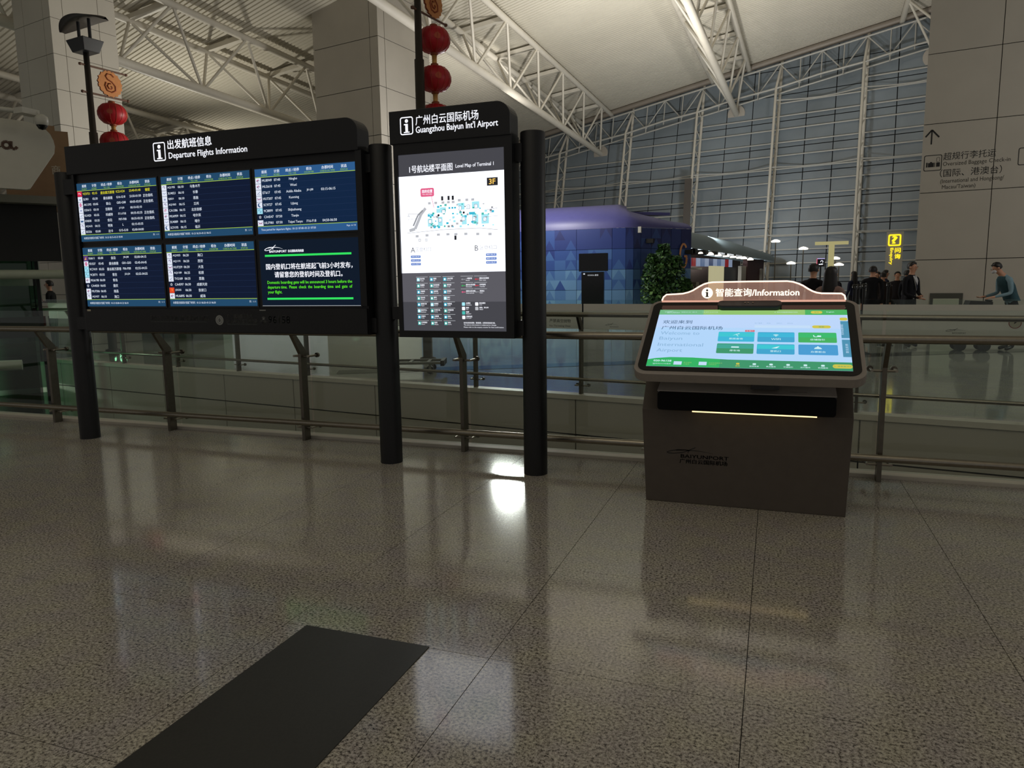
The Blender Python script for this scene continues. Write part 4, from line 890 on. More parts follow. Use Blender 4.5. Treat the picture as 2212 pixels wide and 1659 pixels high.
def lantern(X, z, lab, grp='red lanterns hanging from the lantern posts', sc=1.0):
    global LANT
    c = X @ Vector((0, 0.5, z)); t = thing('red_lantern', lab, 'lantern', tuple(c), grp)
    if LANT is None:
        n = 28; H = 0.235
        prof = [(0.09, -H), (0.20, -H * .86), (0.275, -H * .55), (0.308, -H * .15), (0.308, H * .15), (0.275, H * .55), (0.20, H * .86), (0.09, H)]
        b = MB().lathe(prof, tuple(c), n, RED).build('body', RED, t)
        rb = MB()
        for k in range(14):
            a = 2 * PI * k / 14; rb.tube([(c.x + (r + .004) * math.cos(a), c.y + (r + .004) * math.sin(a), c.z + zz) for r, zz in prof], 0.0035, 4, GOLDP, cap=False)
        r_ = rb.build('rib', GOLDP, t); r_['kind'] = 'stuff'
        cp = MB().lathe([(0.07, H - .01), (0.075, H + .04), (0.06, H + .05), (0, H + .05)], tuple(c), 16, MEDD).build('cap', MEDD, t)
        MB().lathe([(0, -H - .04), (0.06, -H - .04), (0.075, -H - .03), (0.07, -H + .01)], tuple(c), 16, MEDD).build('cap', MEDD, t)
        MB().lathe([(0.045, -H - .22), (0.05, -H - .03), (0.0, -H - .03)], tuple(c), 14, GOLD).build('tassel', GOLD, t)
        m = MB()
        for a0 in (-2.2, -0.9, 0.6, 2.3): m.add([tuple(c + Vector(((.312) * math.cos(a0 + da), (.312) * math.sin(a0 + da), dz))) for da, dz in ((-.22, 0), (-.1, .05), (.05, .06), (.2, .02), (.16, -.05), (0, -.06), (-.16, -.04))], [tuple(range(7))], GOLDP)
        m.build('flower_print', GOLDP, t)
        LANT = t
    else:
        for ch in LANT.children: copy_part(ch, (0, 0, 0), t)
XL, BL = lamp_post((-14.75, 12.86), 0.0, 'dark lantern post with a winged top in front of the far left pillar', 'l')
XC, BC = lamp_post((-6.38, 12.74), 0.61, 'dark lantern post rising behind the map board, its top out of the picture', 'c')
medallion(XL, 6.165, 'round tan snake medallion on the left lantern post'); medallion(XC, 6.775, 'round tan snake medallion at the top edge above the middle red lanterns')
lantern(XL, 5.50, 'upper red lantern on the left post, just below the medallion'); lantern(XL, 4.86, 'lower red lantern on the left post, cut off by the departure board')
lantern(XC, 6.09, 'upper red lantern on the middle post'); lantern(XC, 5.38, 'second red lantern on the middle post, under the upper one'); lantern(XC, 4.68, 'lowest red lantern on the middle post, only its top showing over the map board')

# ------------------------------------------------------------------ left: elevator shaft, shop front, sign, camera
GREEN = mat('green_lit_wall', (126, 140, 122), 0.5, noise=0.05, nscale=1.0)  # green tint of the light put into the wall colour
TUBE = mat('pale_tube', (168, 176, 156), 0.45, noise=0.04)
O2 = Vector((-13.55, 10.25, 0)); D1 = Vector((-0.58, -0.81, 0)).normalized(); D2 = Vector((-0.81, 0.58, 0)).normalized()
EX = frame(tuple(O2), tuple(D1), tuple(D2)); 
def ep(a, b, z): return O2 + D1 * a + D2 * b + Vector((0, 0, z))
DG = glassmat('green_glass', (0.36, 0.50, 0.42), 0.10)
el = thing('elevator_shaft', 'dim green glazed elevator shaft with white tube beams at the left edge', 'elevator', tuple(ep(1.5, 1, -3.3)))
def ebox(a0, b0, z0, a1, b1, z1, m):
    mb = MB(); pts = [ep(a0, b0, z0), ep(a1, b0, z0), ep(a1, b1, z0), ep(a0, b1, z0), ep(a0, b0, z1), ep(a1, b0, z1), ep(a1, b1, z1), ep(a0, b1, z1)]
    return mb.add(pts, [(0, 3, 2, 1), (4, 5, 6, 7), (0, 1, 5, 4), (1, 2, 6, 5), (2, 3, 7, 6), (3, 0, 4, 7)], m)
for a in (0.0, 1.5, 3.0):
    for b in (0.0, 2.4): ebox(a - .03, b - .03, -3.3, a + .03, b + .03, 3.1, BLACK).build('frame_post', BLACK, el)
for (z0, z1) in ((-3.2, -.55), (-.45, .55), (.95, 1.55), (1.75, 3.05)):
    for a in (0.0, 1.5):
        ebox(a + .03, 0, z0, a + 1.47, .02, z1, DG).build('glass_pane', DG, el)
    ebox(0, .03, z0, .02, 2.37, z1, DG).build('glass_pane', DG, el)
ebox(-.03, -.02, .55, 3.03, .06, .95, mat('dark_green_panel', (36, 44, 40), 0.6)).build('spandrel', MATS['dark_green_panel'], el)
ebox(0.1, 2.3, -3.3, 3.0, 2.4, 3.1, GREEN).build('back_wall', GREEN, el)
ebox(0.9, 1.2, -3.3, 1.25, 1.5, 3.1, mat('teal_guide', (60, 92, 92), 0.5)).build('guide_column', MATS['teal_guide'], el); ebox(2.0, 1.0, -3.3, 2.2, 1.2, 3.1, MATS['teal_guide']).build('guide_column', MATS['teal_guide'], el)
MB().tube([ep(-.75, -.7, 1.755), ep(3.4, -.7, 1.755)], 0.085, 12, TUBE).build('tube_beam', TUBE, el)
MB().tube([ep(.4, -1.6, .16), ep(3.2, -1.3, .2)], 0.09, 12, TUBE).build('tube_beam', TUBE, el)
for a in (0.3, 1.8): MB().tube([ep(a, -.7, 1.755), ep(a, 0, 1.755)], 0.035, 8, TUBE).build('tube_arm', TUBE, el)
ld = bpy.data.lights.new('elevator_lamp', 'POINT'); ld.energy = 60; ld.color = (0.72, 1.0, 0.78); ld.shadow_soft_size = 0.12
lo_ = bpy.data.objects.new('elevator_lamp', ld); COL.objects.link(lo_); lo_.location = ep(1.6, 0.9, 2.4)
ld2 = ld.copy(); ld2.energy = 45; lo2 = bpy.data.objects.new('elevator_lamp_low', ld2); COL.objects.link(lo2); lo2.location = ep(1.6, 0.9, -0.2)
# pale wall behind the man in black
gw = MB(); gp = lambda s, v, z: hall(s, v, z)
wv = MB().box((-27, 5.2, 0), (-15.5, 5.5, 3.2), GREEN, HX).build('wall_left', GREEN); tag(wv, 'pale green clad wall behind the man in black at far left', None, kind='structure')
for s in (-24.6, -23.3, -22.0, -20.7, -19.4, -18.1, -16.8): MB().box((s - .01, 5.17, 0), (s + .01, 5.21, 3.2), GAP, HX).build('joint', GAP, wv)
# shop fascia, brown hoarding, rounded white sign with a letter, camera
BROWN = mat('brown_hoarding', (126, 96, 66), 0.6, noise=0.05)
sx = Vector((0.615, 0.788, 0)).normalized(); sy = Vector((-0.788, 0.615, 0)).normalized()
SBASE = Vector((-14.65, 12.1, 0))
SXf = frame(tuple(SBASE), tuple(sx), (0, 0, 1))
hb = MB(); hb.prism([(-1.2, 3.15), (0.02, 3.15), (0.02, 4.87), (-0.22, 4.87), (-0.22, 4.97), (-1.2, 4.97)], lambda a, b, s: SBASE + sx * a + sy * (0.12 * s) + Vector((0, 0, b)), BROWN)
ho = hb.build('shop_hoarding', BROWN); tag(ho, 'brown shop hoarding with pale characters under the far left pillar', 'hoarding')
l = Letters(frame(tuple(SBASE - sy * 0.004), tuple(sx), (0, 0, 1))); PT = mat('pale_lettering', (210, 200, 184), 0.5)
l.t('商', -.345, 3.95, .19, .16, m=PT, bold=.01); l.t('人', -.085, 3.93, .18, .15, m=PT, bold=.01); flush_letters(l, 'lettering', ho, PT)
fx = Vector((0.60, 0.80, 0)); fy = Vector((-0.8, 0.6, 0)); FB = Vector((-12.5, 9.98, 0))
fb = MB().prism([(-3.6, 3.03), (0.05, 3.03), (0.05, 3.165), (-3.6, 3.165)], lambda a, b, s: FB + fx * a + fy * (0.5 * s) + Vector((0, 0, b)), mat('fascia_grey', (120, 120, 108), 0.5))
fo = fb.build('shop_fascia', MATS['fascia_grey']); tag(fo, 'grey fascia beam over the dark shop front at the left edge', 'beam')
MB().prism([(-3.6, 2.0), (0.0, 2.0), (0.0, 3.03), (-3.6, 3.03)], lambda a, b, s: FB + fx * a + fy * (0.3 + 0.1 * s) + Vector((0, 0, b)), DARK).build('dark_soffit', DARK, fo)
SGW = mat('sign_white_board', (196, 194, 180), 0.5, noise=0.02)
gx = Vector((0.595, 0.804, 0)); gy = Vector((-0.804, 0.595, 0)); GB0 = Vector((-12.133, 8.82, 0))
so = [(-1.2, 3.17), (0.26, 3.155), (0.31, 3.17), (0.72, 3.80), (0.735, 3.90), (0.72, 4.0), (0.68, 4.10), (0.61, 4.18), (0.52, 4.225), (0.38, 4.27), (-1.2, 4.36)]
sg = MB().prism(so, lambda a, b, s: GB0 + gx * a + gy * (0.14 * s) + Vector((0, 0, b)), SGW).build('shop_sign', SGW, None)
tag(sg, 'rounded white shop sign board ending in a brown script letter a', 'sign')
l = Letters(frame(tuple(GB0 - gy * 0.006), tuple(gx), (0, 0, 1))); BR = mat('brown_lettering', (78, 52, 34), 0.5)
ln = lambda pts, w: l.line(pts, w, BR)
ln(arc(.045, 3.862, .055, 0.5, 2 * PI + 0.5, 18), .044); ln([(.115, 3.93), (.108, 3.85), (.125, 3.808), (.160, 3.808), (.195, 3.845)], .044); ln([(-.10, 3.83), (-.06, 3.82), (-.02, 3.84)], .02)
flush_letters(l, 'lettering', sg, BR)
CAMW = mat('camera_white', (190, 188, 176), 0.4)
dc = thing('security_camera', 'white dome security camera on an arm above the rounded white sign', 'camera', (-11.484, 9.015, 4.2))
MB().tube([(-11.95, 8.42, 4.36), (-11.50, 9.0, 4.345)], 0.04, 10, CAMW).build('arm', CAMW, dc); MB().box((-11.68, 8.72, 4.30), (-11.48, 9.02, 4.39), CAMW).build('bracket', CAMW, dc)
MB().lathe([(0.0, -.13), (.06, -.11), (.10, -.05), (.105, 0), (.095, .05), (.04, .09), (.0, .09)], (-11.47, 9.03, 4.24), 18, CAMW).build('dome', CAMW, dc)
MB().lathe([(0.0, -.135), (.05, -.12), (.085, -.06)], (-11.47, 9.03, 4.215), 14, BLACKG).build('lens_dome', BLACKG, dc)

# ------------------------------------------------------------------ blue pavilion
def blue(k): return mat('pavilion_blue_%d' % k if False else 'pavilion_blue' + 'abcdefgh'[k], [(28, 38, 92), (34, 52, 112), (44, 72, 132), (58, 92, 146), (74, 112, 158), (92, 132, 170), (108, 148, 180), (122, 160, 188)][k], 0.45, 0, 0.4)
pv = thing('blue_pavilion', 'rounded blue pavilion with a triangle pattern behind the map board', 'pavilion', (-5.5, 25.5, 0))
path = [(-12.6, 24.55)]; fr0 = Vector((-12.6, 24.55)); 
cols = [(-12.6, 24.56), (-11.35, 24.5), (-10.1, 24.44), (-8.85, 24.38), (-7.6, 24.32), (-6.42, 24.28), (-5.18, 24.22), (-4.72, 24.24), (-4.48, 24.34), (-4.27, 24.52), (-3.98, 24.83), (-3.69, 25.15), (-3.40, 25.48), (-3.11, 25.81), (-2.80, 26.16)]
zrow = [0.0, 0.50, 1.19, 1.87, 2.55, 3.235]
rp_ = random.Random(5)
for ci in range(len(cols) - 1):
    a = Vector((*cols[ci], 0)); b = Vector((*cols[ci + 1], 0)); L = (b - a).length; d = (b - a).normalized(); nrm = Vector((d.y, -d.x, 0)); g = 0.006
    for ri in range(5):
        z0, z1 = zrow[ri] + g, zrow[ri + 1] - g; m = MB(); nt_ = max(1, round(L / 0.42))
        zm = (z0 + z1) / 2; lev = 6.4 - 1.85 * zm if zm < 3.3 else 0
        for s in range(2):
            za, zb = z0 + (z1 - z0) * s / 2, z0 + (z1 - z0) * (s + 1) / 2
            for k in range(nt_):
                p0 = a + d * (g + (L - 2 * g) * k / nt_); p1 = a + d * (g + (L - 2 * g) * (k + 1) / nt_); pm = (p0 + p1) / 2
                lv = lambda: blue(max(0, min(7, int(round(lev + rp_.choice((-1.1, -.4, 0, 0, .4, 1.1)))))))
                up = Vector((0, 0, 1))
                m.add([p0 + up * za, p1 + up * za, pm + up * zb], [(0, 1, 2)], lv())
                c1_ = lv(); m.add([p0 + up * za, pm + up * zb, p0 + up * zb], [(0, 1, 2)], c1_); m.add([p1 + up * za, p1 + up * zb, pm + up * zb], [(0, 1, 2)], c1_)
        q0 = a + d * g; q1 = b - d * g; bk = -nrm * 0.04
        m.add([q0 + up * z0, q1 + up * z0, q1 + up * z1, q0 + up * z1, q0 + bk + up * z0, q1 + bk + up * z0, q1 + bk + up * z1, q0 + bk + up * z1], [(0, 4, 5, 1), (1, 5, 6, 2), (2, 6, 7, 3), (3, 7, 4, 0), (4, 7, 6, 5)], blue(1))
        m.build('wall_panel', blue(2), pv)
CAPM = mat('pavilion_cap', (74, 74, 128), 0.42, 0, 0.4, noise=0.03)
cm_ = MB(); vs = []; fs = []; NA = 10
for (x, y), i in zip(cols, range(len(cols))):
    p = Vector((x, y, 0)); da = Vector((*cols[min(i + 1, len(cols) - 1)], 0)) - Vector((*cols[max(i - 1, 0)], 0)); da.normalize(); inn = Vector((-da.y, da.x, 0))
    hh = 0.86 if x < -5.5 else max(0.30, 0.86 - 0.075 * (i - 6))
    for k in range(NA + 1):
        th = 0.5 * PI * k / NA; vs.append(p + inn * (1.1 * (1 - math.cos(th))) + Vector((0, 0, 3.235 + hh * math.sin(th))))
for i in range(len(cols) - 1):
    for k in range(NA): a = i * (NA + 1) + k; fs.append((a, a + NA + 1, a + NA + 2, a + 1))
cm_.add(vs, fs, CAPM, True); cm_.build('rounded_cap', CAPM, pv)
MB().prism([(-12.6, 25.62), (-5.4, 25.28), (-4.9, 25.4), (-3.6, 26.55), (-12.6, 26.9)], lambda a, b, s: (a, b, 3.86 - 0.1 * s), CAPM).build('roof', CAPM, pv)
MB().prism([(-12.5, 24.8), (-5.0, 24.5), (-4.6, 24.6), (-3.0, 26.3), (-12.5, 26.9)], lambda a, b, s: (a, b, 0.0 + 3.2 * s), GAP).build('core', GAP, pv)
l = Letters(frame((-3.06, 25.86, 0), (0.70, 0.714, 0), (0, 0, 1)))
GG = mat('letter_orange', (214, 150, 92), 0.45)
ringo = [(0 + .15 * math.cos(a), 2.32 + .40 * math.sin(a)) for a in [0.75 + 5.35 * k / 24 for k in range(25)]]
l.line(ringo, .07, GG, .06); l.line([(.15, 2.30), (.03, 2.30)], .07, GG, .06); l.line([(.13, 2.32), (.13, 2.06)], .07, GG, .06)
flush_letters(l, 'letter', pv, GG)
for x, y, z in ((-4.30, 24.55, 3.16),): MB().box((x - .05, y - .16, z - .1), (x + .05, y - .02, z + .1), CAMW).build('camera', CAMW, pv)
for p in ((-4.0, 24.76, 2.80), (-2.86, 26.04, 2.45)): MB().box((p[0] - .12, p[1] - .12, p[2] - .07), (p[0] + .12, p[1] + .12, p[2] + .07), GAP).build('vent', GAP, pv)
# television stand in front of the pavilion
tv = thing('display_stand', 'black flat screen on a black stand in front of the blue pavilion', 'display', (-5.45, 22.65, 0))
MB().box((-5.90, 22.60, 1.80), (-4.97, 22.68, 2.36), BLACKG).build('screen', BLACKG, tv, bevel=0.01); 
bx = MB().box((-5.82, 22.62, 0.05), (-5.10, 22.74, 1.78), BLACKG).build('stand', BLACKG, tv)
MB().box((-5.85, 22.45, 0.0), (-4.98, 22.9, 0.30), BLACK).build('base', BLACK, tv)
l = Letters(SIGN(22.615)); l.t('KONKA 康佳', -5.61, 1.655, .05, .34, m=SWD, bold=.01); l.rect(-5.76, 1.70, -5.70, 1.74, SWD); flush_letters(l, 'lettering', bx, SWD)
# planter of clipped green shrubs
pl_ = thing('planter', 'green leafy shrubs in a planter beside the blue pavilion', 'plant', (-3.3, 23.9, 0))
MB().box((-4.0, 23.5, 0), (-2.5, 24.25, 0.62), mat('planter_white', (168, 168, 162), 0.5)).build('planter_box', MATS['planter_white'], pl_)
LEAF = [mat('leaf_dark', (38, 70, 34), 0.6), mat('leaf_mid', (66, 108, 52), 0.6), mat('leaf_light', (112, 150, 84), 0.6)]
rl = random.Random(3); lm = MB(); st = MB()
for (cx, cy, zt, w1) in ((-3.75, 23.8, 2.32, .34), (-3.42, 23.85, 2.62, .36), (-3.05, 23.9, 2.25, .36), (-2.72, 23.95, 1.5, .24)):
    st.tube([(cx, cy, .5), (cx, cy, zt - .4)], .03, 6, mat('stem_brown', (70, 50, 36), .7))
    for k in range(900):
        f = rl.random() ** 0.8; z = 0.75 + (zt - 0.75) * f; r = w1 * 1.12 * (1 - .6 * f ** 2.5) * math.sqrt(rl.random()); a = rl.uniform(0, 2 * PI)
        p = Vector((cx + r * math.cos(a), cy + r * math.sin(a), z)); q = rl.uniform(.05, .095)
        d = Vector((rl.uniform(-1, 1), rl.uniform(-1, 1), rl.uniform(-.6, .8))).normalized(); e = d.cross(Vector((rl.uniform(-1, 1), rl.uniform(-1, 1), rl.uniform(-1, 1)))).normalized()
        lm.add([p - d * q, p + e * q * .6, p + d * q, p - e * q * .6], [(0, 1, 2, 3)], LEAF[min(2, int(rl.random() * 1.6 + (1 if r > w1 * .6 and rl.random() < .35 else 0)))])
st.build('stem', MATS['stem_brown'], pl_); lf = lm.build('foliage', LEAF[1], pl_); lf['kind'] = 'stuff'

# ------------------------------------------------------------------ food court counter row
FCA = Vector((-2.824, 26.85, 0)); FD = Vector((0.28, 0.96, 0)).normalized(); FI = Vector((-FD.y, FD.x, 0))   # FI points left, away from the viewer's side
def fp(s, o, z): return FCA + FD * s + FI * o + Vector((0, 0, z))
fc = thing('food_counter', 'food counter row with a pale rounded canopy beyond the blue pavilion', 'counter', tuple(fp(4.5, 0.8, 0)))
def fbox(s0, o0, z0, s1, o1, z1, m):
    pts = [fp(s0, o0, z0), fp(s1, o0, z0), fp(s1, o1, z0), fp(s0, o1, z0), fp(s0, o0, z1), fp(s1, o0, z1), fp(s1, o1, z1), fp(s0, o1, z1)]
    return MB().add(pts, [(0, 3, 2, 1), (4, 5, 6, 7), (0, 1, 5, 4), (1, 2, 6, 5), (2, 3, 7, 6), (3, 0, 4, 7)], m)
CAN = mat('canopy_pale_blue', (124, 138, 142), 0.45, noise=0.03)
m = MB(); vs = []; fs = []; n = 12
for (s, zt, h) in ((-0.6, 3.30, .70), (4.5, 3.06, .60), (9.6, 2.70, .44)):
    for k in range(n + 1):
        th = PI * k / n; vs.append(fp(s, 0.5 - 0.62 * math.cos(th), zt - h + h * math.sin(th)))
for i in range(2):
    for k in range(n): a = i * (n + 1) + k; fs.append((a, a + n + 1, a + n + 2, a + 1))
m.add(vs, fs, CAN, True); m.add([vs[k] for k in range(2 * (n + 1), 3 * (n + 1))], [tuple(range(n + 1))], CAN); m.build('canopy', CAN, fc)
for q in range(10): fbox(q * 1.0, -0.1, 2.42, q * 1.0 + .25, 0.6, 2.60 - .02 * q, BLACK).build('canopy_bracket', BLACK, fc)
fbox(-0.5, 1.6, 0, 9.8, 1.75, 2.7, mat('court_back_wall', (62, 50, 44), 0.6)).build('back_wall', MATS['court_back_wall'], fc)
PCOL = [lit('poster_blue_grey', (88, 108, 140), .8), lit('poster_slate', (60, 74, 104), .8), lit('poster_ice', (132, 146, 170), .8), lit('poster_crimson', (130, 36, 40), .7)]
for q in range(14):
    s = 0.35 + q * 0.46; m_ = PCOL[(0, 1, 2, 1, 3, 2, 0, 2, 1, 2, 0, 2, 3, 2)[q]]
    fbox(s, 0.9, 2.02, s + 0.36, 0.95, 2.34, m_).build('menu_board', m_, fc)
fbox(-0.3, 0.55, 1.88, 2.3, 0.75, 1.95, mat('steel_shelf', (150, 150, 146), 0.35, .6)).build('shelf', MATS['steel_shelf'], fc)
fbox(-0.3, 0.4, 0, 9.6, 1.0, 1.05, mat('court_counter', (128, 118, 102), 0.5)).build('counter', MATS['court_counter'], fc)
for s in (0.1, .55, 1.0, 1.5, 2.0, 2.35): fbox(s, 0.45, 1.05, s + .3, 0.8, 1.05 + .5 * (.4 + .6 * ((s * 7) % 1)), mat('kitchen_steel', (140, 132, 116), .35, .5)).build('appliance', MATS['kitchen_steel'], fc)
CR = lit('lit_cream_cabinet', (196, 190, 150), .75)
for s in (2.6, 3.1, 3.6): fbox(s, 0.3, 0.3, s + .44, 0.4, 2.02, CR).build('cabinet', CR, fc)
fbox(4.1, 0.5, 0.2, 6.1, 0.6, 1.98, mat('dark_cabinet', (38, 40, 42), .4)).build('cabinet', MATS['dark_cabinet'], fc); fbox(6.15, 0.3, 0, 6.75, .45, 2.05, mat('pale_post', (140, 134, 122), .5)).build('end_post', MATS['pale_post'], fc)
RDW = mat('maroon_wall', (66, 34, 30), .6); fbox(6.9, 0.3, 0, 9.2, 0.5, 2.36, RDW).build('maroon_wall', RDW, fc); fbox(8.6, 0.2, 0, 8.8, .3, 1.95, MATS['pale_post']).build('end_post', MATS['pale_post'], fc)
LAMP = lit('lamp_glow', (255, 246, 224), 3.0)
pend = None
for q, (s, z) in enumerate(((.25, 2.50), (1.09, 2.49), (1.98, 2.465), (2.81, 2.44), (3.68, 2.43), (4.5, 2.41), (5.28, 2.39), (5.81, 2.38), (6.65, 2.35))):
    t = thing('pendant_lamp', 'small lit pendant lamp number %d from the left under the food counter canopy' % (q + 1), 'lamp', tuple(fp(s, .1, z - .05)), 'pendant lamps under the canopy')
    t['label'] = ('lit pendant lamp nearest the blue pavilion under the pale canopy', 'second lit pendant lamp from the blue pavilion', 'third lit pendant lamp from the blue pavilion', 'fourth lit pendant lamp from the blue pavilion', 'fifth lit pendant lamp from the blue pavilion', 'sixth lit pendant lamp from the blue pavilion', 'third lit pendant lamp from the far end of the canopy', 'second lit pendant lamp from the far end of the canopy', 'lit pendant lamp farthest from the blue pavilion under the canopy')[q]
    if pend is None:
        c = fp(s, .1, z); MB().lathe([(.13, -.05), (.12, .0), (.05, .05), (.0, .06)], tuple(c), 12, LAMP).build('shade', LAMP, t); MB().tube([c, c + Vector((0, 0, .25))], .01, 5, BLACK).build('cord', BLACK, t); pend = t
    else:
        for ch in pend.children: copy_part(ch, (0, 0, 0), t)

# ------------------------------------------------------------------ enquiry column, no smoking sign, stanchions, bin niche
en = thing('enquiry_column', 'tall grey enquiry column with a glowing yellow question mark', 'sign', (3.41, 25.3, 0))
EB = mat('enquiry_grey', (206, 203, 192), .45)
eb = MB().prism([(3.16, 25.18), (3.62, 25.11), (3.66, 25.45), (3.20, 25.5)], lambda a, b, s: (a, b, 2.86 * s), EB).build('body', EB, en)
l = Letters(frame((3.16, 25.172, 0), (.46, -.07, 0), (0, 0, 1))); YL = lit('enquiry_yellow', (255, 226, 40), 1.3)
l.ring(rrect(.05, 2.43, .40, 2.78, .05, 5), rrect(.09, 2.47, .36, 2.74, .03, 5), YL, .004); l.t('?', .225, 2.50, .22, .13, al='C', m=YL, bold=.04, z=.004)
l.t('问', .25, 2.22, .15, .15, m=YL, bold=.02, z=.004); l.t('询', .25, 2.04, .15, .15, m=YL, bold=.02, z=.004); l.t('Enquiry', .10, 2.37, .105, .50, m=YL, bold=.02, z=.004, rot=-PI / 2)
flush_letters(l, 'lettering', eb, YL)
ns = MB().box((1.25, 25.96, 1.86), (1.49, 26.02, 2.12), BLACK); ns.box((1.245, 25.95, 1.855), (1.262, 25.97, 2.125), lit('sign_pink', (226, 90, 120), 1.1)); ns.box((1.262, 25.95, 2.105), (1.49, 25.97, 2.125), lit('sign_lilac', (190, 180, 240), 1.1))
no = ns.build('smoking_sign', BLACK); tag(no, 'small square lit smoking room sign on a pole far right of the pavilion', 'sign')
l = Letters(SIGN(25.955)); l.rect(1.31, 1.92, 1.43, 1.945, SW); l.line(arc(1.40, 2.02, .035, -1, 3.5, 8), .018, SW); l.rect(1.37, 1.93, 1.44, 1.955, SW); flush_letters(l, 'symbol', no, SW)
MB().tube([(1.37, 25.99, 0), (1.37, 25.99, 1.86)], .025, 8, BLACK).build('pole', BLACK, no)
lab_st = ['first black queue post from the left by the frosted railing', 'second black queue post from the left by the frosted railing', 'third black queue post from the left by the frosted railing', 'fourth black queue post from the left by the frosted railing']
for q, (x, y) in enumerate(((1.30, 13.95), (1.42, 14.6), (1.62, 15.6), (2.30, 17.6))):
    t = thing('queue_post', lab_st[q], 'barrier', (x, y, 0), 'black queue posts')
    MB().lathe([(.16, 0), (.16, .02), (.03, .05), (.03, .06)], (x, y, 0), 14, BLACK).build('base', BLACK, t)
    MB().tube([(x, y, .05), (x, y, 1.30)], .03, 10, BLACK).build('stem', BLACK, t); MB().lathe([(.045, 1.28), (.045, 1.36), (0, 1.37)], (x, y, 0), 12, BLACKG).build('head', BLACKG, t)
# white cabinet let into the pillar foot
PN = frame((3.22, 20.34, 0), (0.988, -0.156, 0), (0.156, 0.988, 0))
nb = thing('wall_cabinet', 'pale cabinet in a dark surround at the foot of the right pillar', 'cabinet', tuple(PN @ Vector((.7, -.03, 0))))
MB().box((.36, -.02, .1), (1.05, 0.0, 1.08), mat('surround_grey', (74, 74, 66), .6), PN).build('surround', MATS['surround_grey'], nb)
MB().box((.43, -.12, .12), (.97, -.02, .95), mat('cabinet_cream', (176, 180, 158), .5), PN).build('body', MATS['cabinet_cream'], nb, bevel=.01)
# directions printed on the right pillar
l = Letters(frame(tuple(PN @ Vector((0, -.004, 0))), (0.988, -0.156, 0), (0, 0, 1)))
l.rect(.165, 4.62, .195, 4.95, INK); l.line([(.05, 4.80), (.18, 4.955), (.335, 4.775)], .035, INK)
l.ring(rrect(.05, 4.00, .425, 4.37, .04, 5), rrect(.066, 4.016, .409, 4.354, .03, 5), INK)
for a, b, c_, d_ in ((.10, 4.09, .13, 4.20), (.14, 4.09, .26, 4.19), (.18, 4.19, .22, 4.21), (.27, 4.09, .285, 4.19), (.31, 4.09, .385, 4.19)): l.rect(a, b, c_, d_, INK)
l.ring(rrect(.31, 4.2, .38, 4.31, .03, 4), rrect(.317, 4.207, .373, 4.303, .024, 4), INK)
GI = mat('faded_ink', (58, 55, 46), .6)
l.t('超规行李托运', .45, 4.225, .175, 1.05, m=INK); l.t('Oversized Baggage Check-in', .45, 4.065, .125, 1.34, m=GI); l.t('（国际、港澳台）', .40, 3.835, .185, 1.24, m=INK); l.t('(International and Hongkong/', .42, 3.665, .125, 1.27, m=GI); l.t('Macau/Taiwan)', .46, 3.53, .120, .68, m=GI)
l.ring(rrect(1.93, 3.98, 2.32, 4.37, .04, 5), rrect(1.946, 3.996, 2.304, 4.354, .03, 5), INK)
flush_letters(l, 'lettering', pil, INK)
# brown hanging banner on the glass wall mast
bn = MB().prism([(-5.05, 4.2), (-4.70, 4.2), (-4.70, 6.55), (-5.05, 6.55)], lambda a, b, s: (a + .55, 36.9 + .06 * s + 0.23 * b, b), mat('banner_brown', (74, 68, 62), .6)).build('hanging_banner', MATS['banner_brown']); tag(bn, 'narrow brown hanging banner on a mast of the glass wall', 'banner')
# glowing heads on added posts, standing in for lights mirrored in the glass
for q, (x, y, z, lab) in enumerate(((-0.05, 30.5, 2.95, 'small round lit lamp on a thin post left of the pale T shaped sign'), (0.95, 30.0, 2.62, 'flat lit lamp on a thin post beside the pale T shaped sign'), (0.55, 31.0, 2.1, 'low lit lamp on a thin post left of the smoking sign'), (2.15, 31, 2.25, 'upper lit lamp on a thin post left of the enquiry column'), (2.25, 30.5, 2.0, 'lower lit lamp on a thin post left of the enquiry column'))):
    t = thing('mirrored_light', lab, 'lamp', (x, y, 0), 'small lit lamps by the glass wall')
    MB().tube([(x, y, 0), (x, y, z - .05)], .02, 6, STEELD).build('post', STEELD, t); MB().lathe([(.16, -.05), (.17, 0), (.06, .05), (0, .06)], (x, y, z), 12, LAMP).build('head', LAMP, t)
t = thing('lit_sign_post', 'pale T shaped lit post near the glass wall, above the smoking sign', 'sign', (1.93, 29.94, 0))
MB().box((1.83, 29.9, 0), (2.03, 30.0, 2.72), lit('pale_lit_post', (172, 164, 116), .9)).build('post', MATS['pale_lit_post'], t); MB().box((1.35, 29.9, 2.72), (2.5, 30.0, 2.84), MATS['pale_lit_post']).build('crossbar', MATS['pale_lit_post'], t)

